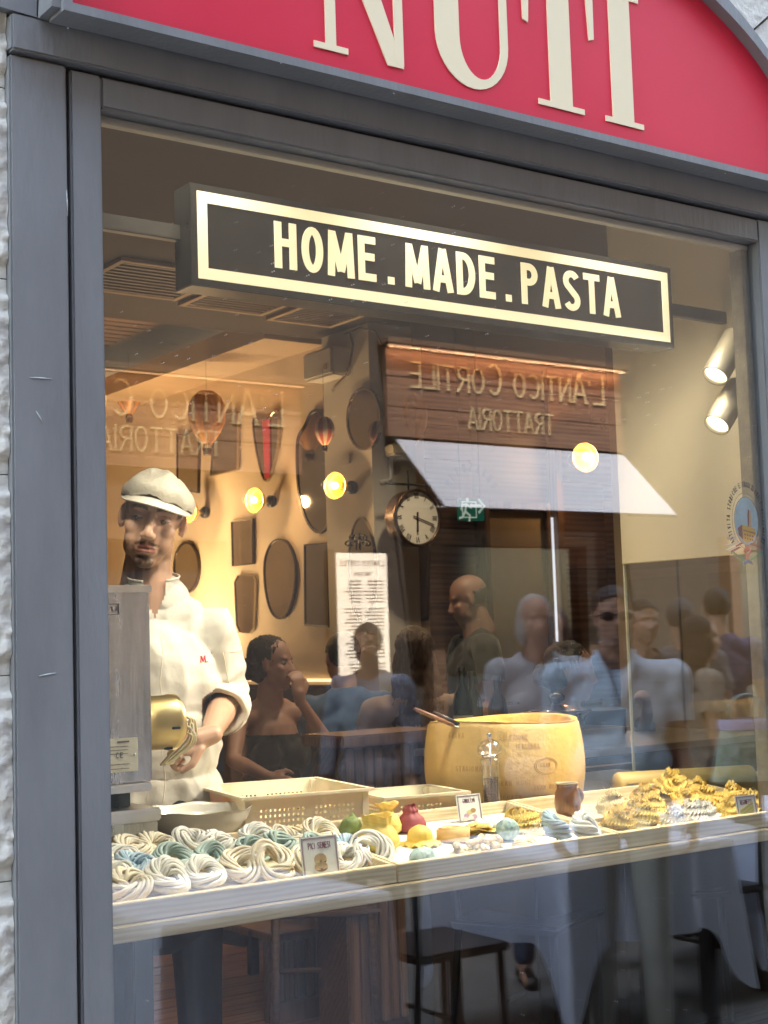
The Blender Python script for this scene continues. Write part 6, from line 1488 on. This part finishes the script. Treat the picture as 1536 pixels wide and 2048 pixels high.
chair('dark wooden chair under the shelf beside the ribbed bench', (3.35, 1.25, 0), .4, blackm); chair('dark wooden chair standing at the right below the shelf', (4.1, 1.35, 0), -.5, blackm)
chair('dark wooden chair at the near dining table', (3.0, 2.0, 0), 2.6, slatw)
# ------------------------------------------------------------------ the street side (seen mirrored in the pane)
bl = thing('building', 'upper storeys above the shop in pale plaster', 'building')
MB().box((-16, .42, 3.45), (26, 9, 12.9)).build('wall', plaster_g, bl)
MB().box((-16, .3, 12.9), (26, 9.1, 13.15)).build('roof', slatw, bl)
for i in range(7): 
    w = MB().ring([(-.62, -1), (.62, -1), (.62, 1), (-.62, 1)], [(-.5, -.88), (.5, -.88), (.5, .88), (-.5, .88)], XZ(0), -.05, .02).build('window', stone_s, bl); w.location = (-8+3.2*i, .41, 6.4); MB().box((-.5, -.01, -.88), (.5, .005, .88)).build('pane', mat('dark_pane', (.03, .035, .04), .08), w)
ob = thing('building', 'brown trattoria building across the street with wooden sign boards', 'building')
ow = mat('brown_stucco', (.028, .022, .018), .9, var=.15, vs=1.5)
MB().box((-16, -12, -.12), (30, -6.06, 10)).build('wall', ow, ob)
for i, x in enumerate((3.3, 6.6, 9.9, 13.2, 0)):
    d = MB().ring([(0, 0), (1.7, 0), (1.7, 2.35), (0, 2.35)], [(.12, .05), (1.58, .05), (1.58, 2.23), (.12, 2.23)], XZ(0), -.04, .12).build('door', slatw, ob); d.location = (x, -6.05, -.11); d.rotation_euler = (0, 0, 0)
    MB().box((.12, .0, .05), (1.58, .02, 2.23)).build('pane', mat('dark_pane', (.03, .035, .04), .08), d)
boardw = wood('sign_board_wood', (.17, .09, .055), (.09, .045, .028), 0, .6)
def mirY(y): return lambda u, v, d: Vector((u, y-d, v))      # faces +y
def board(label, x0, x1, z0, z1, xa, xb, za, ta, tb, tz_, en=34):
    t = thing('wooden_sign', label, 'shop sign'); y = -6.0; n = max(2, round((z1-z0)/.22)); 
    for k in range(n): MB().bbox((x0, y-.05, z0+(z1-z0)*k/n+.002), (x1, y, z0+(z1-z0)*(k+1)/n-.002), .003).build('plank', boardw, t)
    MB().bbox((x0-.04, y-.06, z1+.003), (x1+.04, y+.09, z1+.05), .004).build('hood', slatw, t); MB().box((x0, y+.03, z1-.006), (x1, y+.045, z1+.002)).build('led_strip', emis('led_strip_out', (1, .5, .22), 5), t)
    lamp('hood_light', 'AREA', ((x0+x1)/2, y+.07, z1-.02), en, (1, .5, .24), shape='RECTANGLE', size=x1-x0, size_y=.03, to=((x0+x1)/2, y-.03, z1-.45))
    # text reads for someone standing in the street: its start is at the larger x
    def put(s_, xs, xe, z, h, sizes=None):
        f = lambda u, v, d: Vector((-u, y+.004-d, v))
        for c_, q in text(s_, -xs, z, h, f, -.004, .003, w=.62, s=.075, gap=.14, serif=.09, width=xs-xe, sizes=sizes): q.build('letter', mat('sign_gold', (.40, .32, .18), .5), t)
    put("L'ANTICO CORTILE", xa, xb, za, .20, [1.25, 1, 1.25]+[1]*5+[1]+[1.25]+[1]*6); put('TRATTORIA', ta, tb, tz_, .17); return t
board("wooden sign board of L'Antico Cortile lit from above over the white awning", 6.31, 8.73, 2.92, 3.60, 8.53, 6.52, 3.30, 7.95, 7.07, 3.02)
board("second L'Antico Cortile sign board further left along the street", 2.9, 5.55, 2.60, 3.22, 5.40, 3.30, 2.93, 4.9, 4.0, 2.70, 14)
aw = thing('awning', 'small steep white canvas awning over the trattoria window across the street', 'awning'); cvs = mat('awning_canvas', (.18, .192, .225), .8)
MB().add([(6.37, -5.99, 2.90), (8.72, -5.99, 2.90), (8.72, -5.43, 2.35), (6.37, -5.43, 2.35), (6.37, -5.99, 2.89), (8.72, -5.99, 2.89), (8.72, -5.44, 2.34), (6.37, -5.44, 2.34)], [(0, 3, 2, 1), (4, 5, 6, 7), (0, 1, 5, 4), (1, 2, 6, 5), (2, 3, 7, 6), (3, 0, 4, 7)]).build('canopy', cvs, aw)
for x in (6.36, 8.73): MB().tube([(x, -5.98, 2.40), (x, -5.44, 2.34)], .012, 6).build('arm', blackm, aw)
# menu board
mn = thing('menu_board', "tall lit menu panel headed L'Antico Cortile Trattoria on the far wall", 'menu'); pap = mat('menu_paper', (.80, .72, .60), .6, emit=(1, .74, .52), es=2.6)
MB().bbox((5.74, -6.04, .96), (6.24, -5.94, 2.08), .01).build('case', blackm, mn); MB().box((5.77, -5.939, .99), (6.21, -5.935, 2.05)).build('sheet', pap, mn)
f = lambda u, v, d: Vector((-u, -5.934-d, v))
j = MB()
for s_, xs, xe, z, h in (("L'ANTICO CORTILE", 6.18, 5.80, 1.96, .038), ('TRATTORIA', 6.07, 5.92, 1.89, .024)):
    for c_, q in text(s_, -xs, z, h, f, -.001, .001, w=.6, s=.12, gap=.16, width=xs-xe): j.add(q.v, q.f)
random.seed(4)
for k in range(34):
    z = 1.85-.0245*k
    if k % 8 == 7: continue
    for a, b in ((6.17, 6.17-random.uniform(.12, .18)), (5.98, 5.98-random.uniform(.1, .16))): stroke(j, [(-a, z), (-b, z)], .006, f, -.001, .001)
j.build('print', mat('menu_ink', (.05, .04, .04), .7), mn)
# tables with cloths on our side of the street
wl = mat('white_linen', (.74, .76, .88), .85, bump=.1, bs=30)  # white cloth with the blue cast of the shade mixed into its colour
for cx, cy, lx, ly, lb, sd2, dr in ((2.42, -1.75, .8, .8, 'left', 3, .40), (4.05, -1.75, .85, .8, 'middle', 6, .32), (5.35, -2.0, .8, .8, 'right', 9, .34)):
    table('outdoor dining table under a white cloth, %s of three in the street' % lb, cx, cy, lx, ly, .60, -.12); cloth('white cloth with hanging corners on the %s outdoor table' % lb, cx, cy, lx+.01, ly+.01, .603, dr, wl, sd2, 0, .26)
for x, y, r, lb in ((3.2, -1.6, 1.6, 'between the left and middle outdoor tables'), (4.75, -1.75, -1.5, 'between the middle and right outdoor tables'), (3.1, -2.2, 1.3, 'behind the left outdoor table')): chair('black metal chair '+lb, (x, y, -.12), r, blackm)
# people in the street
def at2(px, py, y): p = at(px, py, y=y); return Vector((p.x, -y, p.z))
def out(label, px, py, y, rz, **k):
    p = at2(px, py, y); top_ = p.z+.12; kw = dict(vox=.010); kw.update(k); s_ = top_/1.765
    return person(label, (p.x, -y, -.12), rz, kw.pop('skin', SK1), s=s_, **kw)
r, body, H, Hi, arms, T = out('man in a light blue open collared shirt and sunglasses standing in the street', 1222, 1168, 1.35, rad(-142), top=(.68, .78, .90), bottom=(.50, .47, .42), hair=(.05, .035, .03), sh=1.22, belly=1.2, skin=(.52, .29, .20), vox=.010)
mb = MB()
for q in (-1, 1): mb.ell(H@V3((q*.031, -.088, .004)), (.026, .006, .019), H.to_3x3())
mb.cap(H@V3((-.06, -.086, .010)), H@V3((.06, -.086, .010)), .003, .003); 
for q in (-1, 1): mb.cap(H@V3((q*.06, -.086, .010)), H@V3((q*.078, .0, .004)), .003, .003)
mb.build('sunglasses', mat('lens_black', (.01, .01, .012), .08), r)
blm = mat('pale_blue_cotton', (.68, .78, .90), .85)
for q in (-1, 1): MB().tube([T(q*.012, -.118, 1.30), T(q*.03, -.112, 1.38), T(q*.06, -.06, 1.47), T(q*.07, .0, 1.50)], [.006, .016, .022, .018], 8, flat=.5).build('collar', blm, r)
MB().tube([T(0, -.128, 1.0+.03*k) for k in range(10)], .006, 6, flat=.5).build('placket', blm, r)
out('white haired woman in a pale blouse standing in the street', 1068, 1186, 2.4, rad(-150), top=(.50, .48, .50), bottom=(.06, .08, .14), hair=(.60, .56, .50), style='bob', fem=True, skin=(.52, .33, .25))
out('woman in a dark blue jacket behind the white haired woman', 1105, 1215, 3.0, rad(-120), top=(.02, .08, .16), sleeve=2, hair=(.10, .06, .04), style='bob', fem=True)
out('dark curly haired man behind the man in light blue', 1282, 1196, 2.8, rad(-160), top=(.05, .05, .06), hair=(.02, .015, .012), skin=SK3)
out('grey haired passer-by in a patterned top seen from behind', 1358, 1193, 2.9, rad(50), top=(.14, .13, .13), hair=(.10, .09, .085), style='short')
out('woman with long dark hair in profile in the street', 1395, 1232, 2.5, rad(120), top=(.30, .24, .17), hair=(.03, .018, .012), style='long', fem=True, long_=.36)
out('tall dark haired man in a violet grey shirt seen from behind', 1432, 1172, 3.1, rad(40), top=(.10, .08, .14), hair=(.02, .016, .015))
out('photographer in a pale grey shirt standing in front of the menu board', 735, 1243, 3.6, rad(-130), top=(.24, .26, .32), sleeve=2, hair=(.05, .04, .035), skin=SK3)
# crocheted handbag carried at the right
hb = thing('handbag', 'white and green crocheted handbag with a round metal handle', 'handbag', at2(1500, 1560, 1.6)); hb.rotation_euler = (0, 0, rad(30))
mb = MB(); grid(mb, lambda u, v: V3(((.17-.05*v)*(1+.02*sin(30*u*pi)*sin(18*v*pi))*cos(2*pi*u), .07*(1+.06*sin(40*u*pi)*sin(22*v*pi))*sin(2*pi*u), .22*v)), 90, 40, True, True); mb.build('body', mat('crochet', (.62, .66, .60), .9, vs=22, col2=(.22, .34, .20), bump=1, bs=60), hb)
MB().lathe([(.125, 0), (.13, .03), (.12, .045)], 40, Matrix.Translation((0, 0, .215))@Matrix.Diagonal((1, .62, 1, 1))).build('band', mat('lilac_band', (.45, .42, .65), .7), hb)
MB().tube([(.08*cos(a*pi/16), 0, .26+.08*sin(a*pi/16)+.02) for a in range(32)], .007, 8, closed=True).build('ring_handle', mat('ring_metal', (.3, .4, .38), .3, .8), hb)
